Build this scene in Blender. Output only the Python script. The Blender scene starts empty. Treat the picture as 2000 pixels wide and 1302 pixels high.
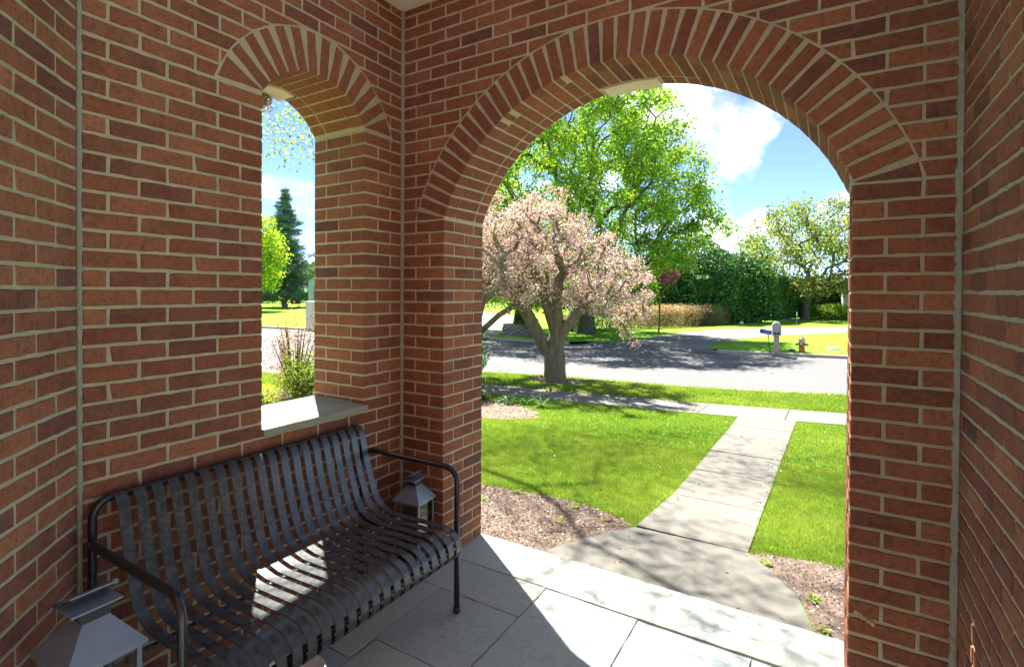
import bpy, bmesh, math, random
import numpy as np
from mathutils import Vector, Matrix

# ------------------------------------------------------------------ camera, world, sun, exposure
sc = bpy.context.scene
COL = sc.collection
R_ = math.radians
yaw, pitch, roll = -.58385, .01005, .0054
cy_, sy_ = math.cos(yaw), math.sin(yaw)
fw0 = Vector((sy_, cy_, 0)); rt0 = Vector((cy_, -sy_, 0)); up0 = Vector((0, 0, 1))
F = fw0*math.cos(pitch) - up0*math.sin(pitch)
U0 = up0*math.cos(pitch) + fw0*math.sin(pitch)
RT = rt0*math.cos(roll) + U0*math.sin(roll)
UP = U0*math.cos(roll) - rt0*math.sin(roll)
CAM = Vector((2.1548, -2.4888, 1.5052))
cam = bpy.data.cameras.new("camera"); camo = bpy.data.objects.new("camera", cam); COL.objects.link(camo)
camo.matrix_world = Matrix(((RT.x, UP.x, -F.x, CAM.x), (RT.y, UP.y, -F.y, CAM.y), (RT.z, UP.z, -F.z, CAM.z), (0, 0, 0, 1)))
cam.sensor_fit = 'HORIZONTAL'; cam.sensor_width = 36; cam.lens = 36*1057.394/2000
cam.shift_x = (1000-923.05)/2000; cam.shift_y = -(651-579.79)/2000
cam.clip_start = .02; cam.clip_end = 2000
sc.camera = camo

CLOUD_SEED = (8.15, 6.0, 0)
SUN_EL, SUN_AZ = R_(59.0), math.atan2(.616, -.788)      # azimuth of the sun, counter-clockwise from +X
W = bpy.data.worlds.new("World"); sc.world = W; W.use_nodes = True
nt = W.node_tree; N = nt.nodes; LK = nt.links
for n in list(N): N.remove(n)
out = N.new('ShaderNodeOutputWorld'); bg = N.new('ShaderNodeBackground'); bg.inputs[1].default_value = 1.0
sky = N.new('ShaderNodeTexSky'); sky.sky_type = 'NISHITA'; sky.sun_disc = False
sky.sun_elevation = SUN_EL; sky.sun_rotation = math.pi/2 - SUN_AZ
sky.altitude = 200; sky.air_density = .25; sky.dust_density = 0.0; sky.ozone_density = 2.2
SKY_STRENGTH = .05
sk = N.new('ShaderNodeVectorMath'); sk.operation = 'SCALE'; sk.inputs['Scale'].default_value = SKY_STRENGTH
LK.new(sky.outputs[0], sk.inputs[0])
tc = N.new('ShaderNodeTexCoord')
nrm = N.new('ShaderNodeVectorMath'); nrm.operation = 'NORMALIZE'; LK.new(tc.outputs['Generated'], nrm.inputs[0])
sep = N.new('ShaderNodeSeparateXYZ'); LK.new(nrm.outputs[0], sep.inputs[0])
def wm(op, a, b=None, c=None, clamp=False):
    m = N.new('ShaderNodeMath'); m.operation = op; m.use_clamp = clamp
    for i, v in enumerate((a, b, c)):
        if v is None: continue
        if isinstance(v, (int, float)): m.inputs[i].default_value = v
        else: LK.new(v, m.inputs[i])
    return m.outputs[0]
# project the sky direction on a cloud deck so that clouds flatten towards the horizon
zc = wm('MAXIMUM', sep.outputs[2], 0.0)
zz = wm('ADD', zc, .16)
cmb = N.new('ShaderNodeCombineXYZ')
LK.new(wm('DIVIDE', sep.outputs[0], zz), cmb.inputs[0]); LK.new(wm('DIVIDE', sep.outputs[1], zz), cmb.inputs[1])
LK.new(wm('MULTIPLY', sep.outputs[2], 2.0), cmb.inputs[2])
n1 = N.new('ShaderNodeTexNoise'); n1.inputs['Scale'].default_value = 1.15; n1.inputs['Detail'].default_value = 9; n1.inputs['Roughness'].default_value = .58
coff = N.new('ShaderNodeVectorMath'); coff.operation = 'ADD'; LK.new(cmb.outputs[0], coff.inputs[0]); coff.inputs[1].default_value = CLOUD_SEED
LK.new(coff.outputs[0], n1.inputs['Vector'])
n2 = N.new('ShaderNodeTexNoise'); n2.inputs['Scale'].default_value = 9; n2.inputs['Detail'].default_value = 8; n2.inputs['Roughness'].default_value = .6
LK.new(nrm.outputs[0], n2.inputs['Vector'])
def skydir(px, py):
    v = F + RT*((px-923.05)/1057.394) - UP*((py-579.79)/1057.394)
    return v.normalized()
CLOUDS = [((-.156, .947, .282), .055, .95), ((-.215, .935, .300), .075, 1.0), ((-.105, .954, .279), .035, .8), ((-.27, .92, .33), .06, .9), ((-.205, .94, .265), .05, .9),
          ((-.122, .989, .086), .030, 1.0), ((-.152, .985, .079), .035, 1.0), ((-.105, .989, .105), .022, .9), ((-.18, .98, .085), .035, .9), ((-.06, .99, .05), .04, .7), ((-.772, .615, .162), .010, .6), ((-.70, .70, .04), .05, .8), ((-.8, .60, .05), .05, .8)]
tot = wm('MULTIPLY', wm('SUBTRACT', n1.outputs[0], .515), 9.0, clamp=True)
tot = wm('MULTIPLY', tot, .92)
for d, rad, amp in CLOUDS:
    dp = N.new('ShaderNodeVectorMath'); dp.operation = 'DISTANCE'
    # ragged outline: offset the distance by fine noise
    dv = Vector(d).normalized(); dp.inputs[1].default_value = dv
    LK.new(nrm.outputs[0], dp.inputs[0])
    q = wm('SUBTRACT', 1.0, wm('DIVIDE', dp.outputs['Value'], rad*1.5))
    q = wm('ADD', q, wm('MULTIPLY', wm('SUBTRACT', n2.outputs[0], .5), 3.0))
    q = wm('MULTIPLY', wm('MULTIPLY', q, 1.7, clamp=True), amp)
    q = wm('MULTIPLY', q, wm('MULTIPLY', wm('SUBTRACT', 2.2*rad, dp.outputs['Value']), 1/(rad*.7), clamp=True))
    tot = wm('MAXIMUM', tot, q)
tot = wm('MULTIPLY', tot, wm('MULTIPLY', sep.outputs[2], 25.0, clamp=True))
mix = N.new('ShaderNodeMixRGB'); LK.new(tot, mix.inputs[0]); LK.new(sk.outputs[0], mix.inputs[1])
ccol = N.new('ShaderNodeMixRGB'); LK.new(wm('MULTIPLY', wm('SUBTRACT', n2.outputs[0], .41), 2.6, clamp=True), ccol.inputs[0])
ccol.inputs[1].default_value = (.078, .086, .098, 1); ccol.inputs[2].default_value = (.34, .335, .325, 1)
LK.new(ccol.outputs[0], mix.inputs[2])
LK.new(mix.outputs[0], bg.inputs[0]); LK.new(bg.outputs[0], out.inputs[0])

sl = bpy.data.lights.new("sun", 'SUN'); sl.energy = 2.0; sl.angle = R_(.53); sl.color = (1, .955, .88)
so = bpy.data.objects.new("sun", sl); COL.objects.link(so)
sdir = Vector((math.cos(SUN_AZ)*math.cos(SUN_EL), math.sin(SUN_AZ)*math.cos(SUN_EL), math.sin(SUN_EL)))
so.rotation_euler = (-sdir).to_track_quat('-Z', 'Y').to_euler(); so.location = (-10, 8, 20)
sc.view_settings.view_transform = 'Standard'; sc.view_settings.look = 'None'
sc.view_settings.exposure = 3.6; sc.view_settings.gamma = 1.0; sc.view_settings.use_curve_mapping = False
sc.render.engine = 'CYCLES'
cyc = sc.cycles
cyc.max_bounces = 12; cyc.diffuse_bounces = 7; cyc.glossy_bounces = 4; cyc.transmission_bounces = 8; cyc.transparent_max_bounces = 12
cyc.use_denoising = True; cyc.sample_clamp_indirect = 8.0; cyc.caustics_reflective = False; cyc.caustics_refractive = False

rnd = random.Random(7); rg = np.random.default_rng(11)

# ------------------------------------------------------------------ helpers
def link(o, parent=None):
    COL.objects.link(o)
    if parent is not None: o.parent = parent
    return o
def tag(o, label=None, cat=None, group=None, kind=None):
    if label: o['label'] = label
    if cat: o['category'] = cat
    if group: o['group'] = group
    if kind: o['kind'] = kind
    return o
def empty(name, loc=(0, 0, 0), rz=0):
    o = bpy.data.objects.new(name, None); o.empty_display_size = .1
    o.location = loc; o.rotation_euler = (0, 0, rz); return link(o)
def np_mesh(name, V, FC, mats, attr=None, smooth=False, midx=None):
    """V (n,3); FC (m,k) equal-size faces"""
    me = bpy.data.meshes.new(name); V = np.asarray(V, np.float32); FC = np.asarray(FC, np.int32)
    m, k = FC.shape
    me.vertices.add(len(V)); me.vertices.foreach_set('co', V.ravel())
    me.loops.add(m*k); me.loops.foreach_set('vertex_index', FC.ravel())
    me.polygons.add(m); me.polygons.foreach_set('loop_start', np.arange(0, m*k, k, dtype=np.int32))
    me.polygons.foreach_set('loop_total', np.full(m, k, np.int32))
    if smooth: me.polygons.foreach_set('use_smooth', np.ones(m, bool))
    if midx is not None: me.polygons.foreach_set('material_index', np.asarray(midx, np.int32))
    for mt in (mats if isinstance(mats, (list, tuple)) else [mats]): me.materials.append(mt)
    if attr is not None:
        a = me.color_attributes.new('Col', 'FLOAT_COLOR', 'POINT')
        c = np.ones((len(V), 4), np.float32); c[:, :3] = attr; a.data.foreach_set('color', c.ravel())
    me.update(calc_edges=True); return me
def obj(name, me, parent=None):
    return link(bpy.data.objects.new(name, me), parent)
class MB:
    def __init__(s): s.v = []; s.f = []; s.m = []; s.sm = []
    def add(s, vs, fs, mi=0, smooth=False):
        o = len(s.v); s.v += [tuple(v) for v in vs]
        for f in fs: s.f.append([i+o for i in f]); s.m.append(mi); s.sm.append(smooth)
    def box(s, lo, hi, mi=0, M=None):
        x0, y0, z0 = lo; x1, y1, z1 = hi
        vs = [Vector(p) for p in ((x0,y0,z0),(x1,y0,z0),(x1,y1,z0),(x0,y1,z0),(x0,y0,z1),(x1,y0,z1),(x1,y1,z1),(x0,y1,z1))]
        if M is not None: vs = [M @ v for v in vs]
        s.add(vs, [(0,3,2,1),(4,5,6,7),(0,1,5,4),(1,2,6,5),(2,3,7,6),(3,0,4,7)], mi)
    def tube(s, pts, rad, n=10, mi=0, cap=True, smooth=True):
        pts = [Vector(p) for p in pts]; rs = rad if isinstance(rad, (list, tuple)) else [rad]*len(pts)
        t0 = (pts[1]-pts[0]).normalized(); a = t0.orthogonal().normalized(); rings = []; vs = []
        for i, p in enumerate(pts):
            t = (pts[min(i+1, len(pts)-1)]-pts[max(i-1, 0)]).normalized()
            a = (a - t*a.dot(t)).normalized(); b = t.cross(a)
            for k in range(n):
                w = 2*math.pi*k/n; vs.append(p+(a*math.cos(w)+b*math.sin(w))*rs[i])
        fs = [(i*n+k, i*n+(k+1) % n, (i+1)*n+(k+1) % n, (i+1)*n+k) for i in range(len(pts)-1) for k in range(n)]
        s.add(vs, fs, mi, smooth)
        if cap:
            s.add(vs[:n], [tuple(range(n))[::-1]], mi); s.add(vs[-n:], [tuple(range(n))], mi)
    def lathe(s, prof, n=20, c=(0, 0, 0), mi=0, M=None, smooth=True):
        vs = []
        for r, z in prof:
            for k in range(n):
                w = 2*math.pi*k/n; v = Vector((c[0]+r*math.cos(w), c[1]+r*math.sin(w), c[2]+z)); vs.append(M @ v if M is not None else v)
        fs = [(i*n+k, i*n+(k+1) % n, (i+1)*n+(k+1) % n, (i+1)*n+k) for i in range(len(prof)-1) for k in range(n)]
        s.add(vs, fs, mi, smooth)
        s.add(vs[:n], [tuple(range(n))[::-1]], mi); s.add(vs[-n:], [tuple(range(n))], mi)
    def mesh(s, name, mats, bevel=0):
        me = bpy.data.meshes.new(name); me.from_pydata(s.v, [], s.f)
        for mt in (mats if isinstance(mats, (list, tuple)) else [mats]): me.materials.append(mt)
        me.polygons.foreach_set('material_index', s.m); me.polygons.foreach_set('use_smooth', s.sm)
        if bevel:
            b = bmesh.new(); b.from_mesh(me); bmesh.ops.remove_doubles(b, verts=b.verts, dist=1e-5)
            bmesh.ops.bevel(b, geom=[e for e in b.edges if e.is_manifold and e.calc_face_angle(0) > .5], offset=bevel, segments=2, profile=.6, affect='EDGES')
            b.to_mesh(me); b.free()
        me.update(); return me
    def build(s, name, mats, parent=None, bevel=0): return obj(name, s.mesh(name, mats, bevel), parent)

# ------------------------------------------------------------------ materials
class Mat:
    def __init__(s, name, rough=.7, spec=.3, metal=0.0):
        s.m = bpy.data.materials.new(name); s.m.use_nodes = True; s.nt = s.m.node_tree; s.N = s.nt.nodes; s.L = s.nt.links
        s.b = s.N['Principled BSDF']; s.b.inputs['Roughness'].default_value = rough
        s.b.inputs['Specular IOR Level'].default_value = spec; s.b.inputs['Metallic'].default_value = metal
        s.tc = s.N.new('ShaderNodeTexCoord')
    def noise(s, scale, detail=4, rough=.55, vec='Object', stretch=None, off=None):
        n = s.N.new('ShaderNodeTexNoise'); n.inputs['Scale'].default_value = scale; n.inputs['Detail'].default_value = detail; n.inputs['Roughness'].default_value = rough
        v = s.tc.outputs[vec] if isinstance(vec, str) else vec
        if stretch or off is not None:
            mp = s.N.new('ShaderNodeMapping'); s.L.new(v, mp.inputs[0])
            if stretch: mp.inputs['Scale'].default_value = stretch
            if off is not None: s.L.new(off, mp.inputs['Location'])
            v = mp.outputs[0]
        s.L.new(v, n.inputs['Vector']); return n.outputs[0]
    def ramp(s, fac, stops, interp='LINEAR'):
        r = s.N.new('ShaderNodeValToRGB'); r.color_ramp.interpolation = interp; e = r.color_ramp.elements
        while len(e) < len(stops): e.new(.5)
        for el, (p, c) in zip(e, stops):
            el.position = p; el.color = (*c, 1) if len(c) == 3 else c
        s.L.new(fac, r.inputs[0]); return r.outputs[0]
    def mix(s, fac, a, b, mode='MIX'):
        m = s.N.new('ShaderNodeMixRGB'); m.blend_type = mode
        for i, v in enumerate((fac, a, b)):
            if isinstance(v, (int, float)): m.inputs[i].default_value = v
            elif isinstance(v, tuple): m.inputs[i].default_value = (*v, 1)
            else: s.L.new(v, m.inputs[i])
        return m.outputs[0]
    def math(s, op, a, b=None, clamp=False):
        m = s.N.new('ShaderNodeMath'); m.operation = op; m.use_clamp = clamp
        for i, v in enumerate((a, b)):
            if v is None: continue
            if isinstance(v, (int, float)): m.inputs[i].default_value = v
            else: s.L.new(v, m.inputs[i])
        return m.outputs[0]
    def color(s, c):
        if isinstance(c, tuple): s.b.inputs['Base Color'].default_value = (*c, 1)
        else: s.L.new(c, s.b.inputs['Base Color'])
        return s
    def rough(s, v): s.L.new(v, s.b.inputs['Roughness']); return s
    def bump(s, h, dist=.01, strength=.6):
        b = s.N.new('ShaderNodeBump'); b.inputs['Distance'].default_value = dist; b.inputs['Strength'].default_value = strength
        s.L.new(h, b.inputs['Height']); s.L.new(b.outputs[0], s.b.inputs['Normal']); return s

def brick_mat():
    s = Mat('fired_brick', .88, .15)
    oi = s.N.new('ShaderNodeObjectInfo')
    r = oi.outputs['Random']
    base = s.ramp(r, [(0, (.225, .088, .046)), (.17, (.29, .125, .062)), (.33, (.190, .072, .042)), (.45, (.33, .150, .072)), (.58, (.245, .098, .050)),
                      (.70, (.145, .062, .044)), (.80, (.27, .112, .055)), (.88, (.135, .064, .048)), (.93, (.26, .10, .05)), (.965, (.092, .052, .045)), (1, (.23, .088, .046))])
    cmb = s.N.new('ShaderNodeCombineXYZ')
    for i in range(3): s.L.new(s.math('MULTIPLY', r, 37.0+11*i), cmb.inputs[i])
    off = cmb.outputs[0]
    n1 = s.noise(9, 5, .6, off=off); n2 = s.noise(60, 4, .7, off=off); n3 = s.noise(240, 2, .6, off=off)
    streak = s.noise(55, 3, .6, stretch=(1, 1, .12), off=off)
    geo = s.N.new('ShaderNodeNewGeometry'); P = geo.outputs['Position']
    big = s.noise(1.7, 4, .6, vec=P); smear = s.noise(6.5, 5, .65, vec=P); pit = s.noise(95, 3, .6, off=off)
    c = s.mix(s.ramp(n1, [(.35, (0, 0, 0)), (.7, (1, 1, 1))]), base, s.mix(.4, base, (.34, .16, .085)))
    c = s.mix(s.ramp(n2, [(.48, (0, 0, 0)), (.64, (.8, .8, .8))]), c, s.mix(.6, c, (.05, .028, .024)))
    c = s.mix(s.ramp(streak, [(.45, (0, 0, 0)), (.75, (.35, .35, .35))]), c, s.mix(.5, c, (.10, .04, .025)))
    c = s.mix(s.ramp(smear, [(.64, (0, 0, 0)), (.76, (.16, .16, .16))]), c, (.40, .33, .23))
    c = s.mix(s.ramp(n3, [(.64, (0, 0, 0)), (.71, (.6, .6, .6))]), c, (.42, .32, .23))
    c = s.mix(1.0, c, s.ramp(big, [(.3, (.86, .76, .76)), (.7, (1.16, 1.06, 1.06))]), 'MULTIPLY')
    s.color(c)
    pt = s.ramp(pit, [(.30, (0, 0, 0)), (.40, (1, 1, 1))])
    h = s.math('ADD', s.math('MULTIPLY', n2, .9), s.math('ADD', s.math('MULTIPLY', streak, 1.1), s.math('ADD', s.math('MULTIPLY', n3, .25), s.math('MULTIPLY', pt, .5))))
    s.bump(h, .0045, .9); return s.m
def mortar_mat(name='lime_mortar', col=(.56, .51, .345)):
    s = Mat(name, .95, .1)
    n = s.noise(14, 5); n2 = s.noise(170, 4, .7); n3 = s.noise(38, 4, .65)
    c = s.mix(n, tuple(x*.78 for x in col), tuple(min(1, x*1.2) for x in col)); c = s.mix(s.math('MULTIPLY', n2, .4), c, tuple(x*.55 for x in col))
    dk = s.noise(2.2, 4); c = s.mix(s.ramp(dk, [(.5, (0, 0, 0)), (.75, (.4, .4, .4))]), c, tuple(x*.55 for x in col))
    s.color(c); s.bump(s.math('ADD', n2, s.math('MULTIPLY', n3, 1.8)), .008, 1.0); return s.m
M_brick = brick_mat(); M_mortar = mortar_mat()
def ext_brick_mat():
    s = Mat('outer_brickwork', .9, .1)
    sp = s.N.new('ShaderNodeSeparateXYZ'); s.L.new(s.tc.outputs['Object'], sp.inputs[0])
    cb = s.N.new('ShaderNodeCombineXYZ'); s.L.new(s.math('ADD', sp.outputs[0], sp.outputs[1]), cb.inputs[0]); s.L.new(sp.outputs[2], cb.inputs[1])
    b = s.N.new('ShaderNodeTexBrick'); b.inputs['Scale'].default_value = 1; b.inputs['Brick Width'].default_value = .208; b.inputs['Row Height'].default_value = .0677
    b.inputs['Mortar Size'].default_value = .005; b.inputs['Color1'].default_value = (.27, .075, .04, 1); b.inputs['Color2'].default_value = (.17, .05, .03, 1); b.inputs['Mortar'].default_value = (.36, .31, .21, 1)
    s.L.new(cb.outputs[0], b.inputs[0]); s.color(b.outputs[0]); return s.m
M_ext = ext_brick_mat()

def simple(name, col, rough=.6, spec=.4, metal=0, var=.15, scale=20, bump=0.0):
    s = Mat(name, rough, spec, metal); n = s.noise(scale, 4)
    s.color(s.mix(n, tuple(x*(1-var) for x in col), tuple(min(1, x*(1+var)) for x in col)))
    if bump: s.bump(s.noise(scale*3, 4), bump, .5)
    return s.m
def stone_mat():
    s = Mat('bluestone', .62, .35)
    oi = s.N.new('ShaderNodeObjectInfo'); r = oi.outputs['Random']
    base = s.ramp(r, [(0, (.30, .375, .36)), (.2, (.43, .49, .44)), (.4, (.44, .43, .32)), (.6, (.28, .36, .375)), (.8, (.41, .435, .345)), (1, (.335, .41, .40))])
    cmb = s.N.new('ShaderNodeCombineXYZ')
    for i in range(3): s.L.new(s.math('MULTIPLY', r, 23.0+9*i), cmb.inputs[i])
    off = cmb.outputs[0]
    n = s.noise(3, 6, .6, off=off); f = s.noise(90, 4, .7, off=off); m2 = s.noise(11, 5, .65, off=off)
    # cleft ledges: thin contour lines of a stretched noise
    cl = s.noise(3.1, 6, .58, stretch=(1.0, 2.8, 1), off=off)
    fr = s.math('FRACT', s.math('MULTIPLY', cl, 12.0))
    ln = s.ramp(fr, [(0, (0, 0, 0)), (.05, (1, 1, 1)), (1, (1, 1, 1))])
    msk = s.ramp(s.noise(2.6, 4, .5, off=off), [(.40, (1, 1, 1)), (.56, (0, 0, 0))])
    ln = s.mix(msk, (1, 1, 1), ln)
    c = s.mix(s.ramp(n, [(.35, (0, 0, 0)), (.7, (1, 1, 1))]), base, s.mix(.5, base, (.45, .455, .35))); c = s.mix(s.math('MULTIPLY', f, .4), c, (.26, .30, .29))
    c = s.mix(s.ramp(m2, [(.5, (0, 0, 0)), (.75, (.5, .5, .5))]), c, s.mix(.5, c, (.25, .30, .31)))
    c = s.mix(ln, s.mix(.8, c, (.05, .06, .06)), c); s.color(c)
    st = s.math('FLOOR', s.math('MULTIPLY', cl, 12.0))
    s.bump(s.math('ADD', s.math('MULTIPLY', st, .30), s.math('ADD', s.math('MULTIPLY', f, .25), s.math('ADD', s.math('MULTIPLY', m2, .5), s.math('MULTIPLY', ln, .4)))), .008, .9); return s.m
M_stone = stone_mat(); M_sill = simple('sill_stone', (.25, .265, .195), .75, .2, 0, .3, 7, .004)
def concrete_mat(name, col, stain=.25):
    s = Mat(name, .88, .2); n = s.noise(1.6, 6, .6); f = s.noise(140, 4, .75); g = s.noise(11, 5, .6)
    c = s.mix(s.math('MULTIPLY', n, stain*2), col, tuple(x*.62 for x in col)); c = s.mix(s.math('MULTIPLY', f, .45), c, tuple(x*.6 for x in col))
    c = s.mix(s.ramp(g, [(.5, (0, 0, 0)), (.8, (.35, .35, .35))]), c, tuple(x*y for x, y in zip(col, (.66, .63, .55))))
    s.color(c); s.bump(f, .003, .6); return s.m
M_conc = concrete_mat('walk_concrete', (.190, .181, .154)); M_sidewalk = concrete_mat('sidewalk_concrete', (.192, .186, .160)); M_kerb = concrete_mat('kerb_concrete', (.42, .39, .32))
def asphalt():
    s = Mat('aged_asphalt', .9, .2); f = s.noise(60, 5, .8); n = s.noise(.25, 5); sw = s.noise(.6, 4, stretch=(.12, 1.4, 1))
    v = s.N.new('ShaderNodeTexVoronoi'); v.feature = 'DISTANCE_TO_EDGE'; v.inputs['Scale'].default_value = .33
    wv = s.N.new('ShaderNodeVectorMath'); nn = s.N.new('ShaderNodeTexNoise'); nn.inputs['Scale'].default_value = 1.3; s.L.new(s.tc.outputs['Object'], nn.inputs[0])
    s.L.new(s.tc.outputs['Object'], wv.inputs[0]); s.L.new(nn.outputs[1], wv.inputs[1]); s.L.new(wv.outputs[0], v.inputs[0])
    cr = s.ramp(v.outputs[0], [(0, (1, 1, 1)), (.006, (1, 1, 1)), (.009, (0, 0, 0))]); crm = s.ramp(n, [(.5, (0, 0, 0)), (.58, (1, 1, 1))])
    c = s.mix(n, (.125, .127, .128), (.155, .153, .150)); c = s.mix(s.math('MULTIPLY', sw, .6), c, (.108, .110, .112)); c = s.mix(s.math('MULTIPLY', f, .45), c, (.11, .11, .11))
    c = s.mix(s.mix(crm, (0, 0, 0), cr), c, (.07, .07, .07)); s.color(c); s.bump(f, .01, .4); return s.m
M_road = asphalt()
def lawn_mat():
    s = Mat('lawn_turf', .9, .1); n = s.noise(.7, 6, .6); f = s.noise(55, 4, .8); g = s.noise(7, 5, .7); st = s.noise(1.2, 3, .5, stretch=(.25, 2.4, 1))
    c = s.mix(n, (.125, .31, .018), (.19, .39, .025)); c = s.mix(s.ramp(g, [(.4, (0, 0, 0)), (.7, (.7, .7, .7))]), c, (.11, .27, .02))
    c = s.mix(s.math('MULTIPLY', f, .5), c, (.14, .24, .025)); c = s.mix(s.math('MULTIPLY', st, .35), c, (.27, .45, .035)); s.color(c); s.bump(f, .04, .9); return s.m
M_lawn = lawn_mat()
def soil_mat():
    s = Mat('mulch_soil', .95, .1); f = s.noise(60, 5, .8); g = s.noise(6, 4)
    c = s.ramp(f, [(.3, (.12, .08, .06)), (.5, (.33, .25, .19)), (.7, (.52, .43, .35))]); c = s.mix(s.math('MULTIPLY', g, .4), c, (.14, .09, .065)); s.color(c); s.bump(f, .03, 1); return s.m
M_soil = soil_mat()
def leaf_mat(name, trans=.45, gloss=.35):
    m = bpy.data.materials.new(name); m.use_nodes = True; nt = m.node_tree; N = nt.nodes; L = nt.links
    for n in list(N): N.remove(n)
    o = N.new('ShaderNodeOutputMaterial'); a = N.new('ShaderNodeAttribute'); a.attribute_name = 'Col'
    d = N.new('ShaderNodeBsdfPrincipled'); d.inputs['Roughness'].default_value = .55; d.inputs['Specular IOR Level'].default_value = gloss
    t = N.new('ShaderNodeBsdfTranslucent'); g = N.new('ShaderNodeMixRGB'); g.blend_type = 'MULTIPLY'; g.inputs[0].default_value = 1; g.inputs[2].default_value = (1.5, 1.35, .6, 1)
    if 'blossom' in name or 'flower' in name or 'chip' in name: g.inputs[2].default_value = (1.15, 1.0, 1.0, 1)
    L.new(a.outputs[0], d.inputs[0]); L.new(a.outputs[0], g.inputs[1]); L.new(g.outputs[0], t.inputs[0])
    mx = N.new('ShaderNodeMixShader'); mx.inputs[0].default_value = trans; L.new(d.outputs[0], mx.inputs[1]); L.new(t.outputs[0], mx.inputs[2]); L.new(mx.outputs[0], o.inputs[0]); return m
M_leaf = leaf_mat('spring_leaf', .5); M_needle = leaf_mat('evergreen_leaf', .15, .25); M_bloss = leaf_mat('blossom_petal', .35, .1); M_grass = leaf_mat('grass_blade', .4, .3); M_chip = leaf_mat('bark_chip', .0, .1)
def bark_mat(name, a, b, sc_=9):
    s = Mat(name, .95, .1); n = s.noise(sc_, 6, .7, stretch=(1, 1, .25)); n2 = s.noise(2, 4)
    c = s.ramp(n, [(.3, a), (.7, b)]); c = s.mix(s.math('MULTIPLY', n2, .3), c, (.16, .17, .09)); s.color(c); s.bump(n, .05, 1); return s.m
M_bark = bark_mat('crabapple_bark', (.10, .075, .05), (.27, .225, .15)); M_bark2 = bark_mat('maple_bark', (.05, .042, .035), (.15, .13, .10), 5); M_bark3 = bark_mat('spruce_bark', (.12, .095, .08), (.26, .21, .17), 4)
def metal_black():
    s = Mat('black_powder_coat', .30, .6); n = s.noise(26, 5, .7); f = s.noise(160, 3, .7); n2 = s.noise(6, 4)
    s.color(s.mix(s.ramp(n, [(.45, (0, 0, 0)), (.8, (1, 1, 1))]), (.040, .045, .045), (.100, .110, .105)))
    s.rough(s.ramp(s.math('ADD', s.math('MULTIPLY', n, .6), s.math('MULTIPLY', n2, .4)), [(.35, (.20, .20, .20)), (.65, (.36, .36, .36))])); s.bump(f, .0006, .25); return s.m
M_black = metal_black(); M_tube = simple('black_tube_enamel', (.014, .015, .016), .26, .5, 0, .2, 30)
M_galv = simple('lantern_sheet_metal', (.20, .25, .29), .42, .5, .25, .22, 14)
M_frame_dark = simple('lantern_dark_metal', (.035, .038, .042), .45, .4, .3, .3, 20)
M_candle = simple('wax_candle', (.75, .66, .42), .5, .4, 0, .08, 12)
def glass():
    s = Mat('lantern_glass', .05, .5); s.b.inputs['Transmission Weight'].default_value = 1.0; s.b.inputs['IOR'].default_value = 1.45; s.color((.93, .95, .93)); return s.m
M_glass = glass()
M_ceil = simple('ceiling_paint', (.78, .75, .66), .8, .2, 0, .03, 3)
M_lime = simple('limestone', (.62, .56, .42), .85, .2, 0, .1, 12, .003)
M_white = simple('white_paint', (.72, .72, .68), .6, .3, 0, .06, 6)
M_roofs = simple('roof_shingle', (.13, .14, .15), .9, .1, 0, .3, 5)
M_dark = simple('dark_opening', (.02, .022, .025), .4, .4, 0, .1, 5)

# ------------------------------------------------------------------ brickwork
Hc, L0 = .0677, .20832
Z0 = 3.06675; FLOOR = -.038; CEIL = 3.18
JT = .0118
def zl(k): return Z0 - Hc*k
def prism(name, poly, depth, chamfer=.0030, jit=.0016, seed=0, step=.034):
    """poly: ccw outline in (u,z) seen from the room; face at n=0, body behind (n<0). local axes: x=u, y=-n (into wall), z"""
    r = random.Random(seed); pts = []
    m = len(poly)
    for i in range(m):
        a = Vector(poly[i]); b = Vector(poly[(i+1) % m]); d = (b-a).length; k = max(1, int(d/step))
        for j in range(k): pts.append(a.lerp(b, j/k))
    c = sum(pts, Vector((0, 0)))/len(pts)
    outer = [p + Vector((r.uniform(-jit, jit), r.uniform(-jit, jit))) for p in pts]
    if r.random() < .35 and len(outer) > 8:      # a chipped arris
        q = r.randrange(len(outer)); c0 = sum(outer, Vector((0, 0)))/len(outer); outer[q] = outer[q]+(c0-outer[q]).normalized()*r.uniform(.003, .006)
    inner = []
    for p in outer:
        d = (p-c); l = max(d.length, 1e-4)
        inner.append(p - Vector((math.copysign(min(chamfer, abs(d.x)*.5), d.x), math.copysign(min(chamfer, abs(d.y)*.5), d.y))))
    n = len(outer); f0 = r.uniform(-.0014, -.0001)
    tx, tz = r.uniform(-.003, .003), r.uniform(-.008, .008)
    vs = [(p.x, f0+tx*(p.x-c.x)+tz*(p.y-c.y), p.y) for p in inner] + [(p.x, chamfer, p.y) for p in outer] + [(p.x, depth, p.y) for p in outer]
    fs = [tuple(range(n))]
    for a_, b_ in ((0, n), (n, 2*n)):
        fs += [(a_+i, b_+i, b_+(i+1) % n, a_+(i+1) % n) for i in range(n)]
    me = bpy.data.meshes.new(name); me.from_pydata(vs, [], fs); me.materials.append(M_brick); me.update(); return me
_cache = {}
def rect_brick(w, d, h=None):
    h = h or (Hc-JT)
    key = (round(w, 3), round(d, 3), round(h, 4), rnd.randrange(9))
    if key not in _cache:
        _cache[key] = prism('brick', [(-w/2, -h/2), (w/2, -h/2), (w/2, h/2), (-w/2, h/2)], d, seed=hash(key) & 0xffff)
    return _cache[key]
def frame(origin, eu, en):
    """local x=u, y=-normal, z=up"""
    eu = Vector(eu); en = Vector(en); o = Vector(origin)
    return Matrix(((eu.x, -en.x, 0, o.x), (eu.y, -en.y, 0, o.y), (eu.z, -en.z, 1, 0), (0, 0, 0, 1)))
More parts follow.
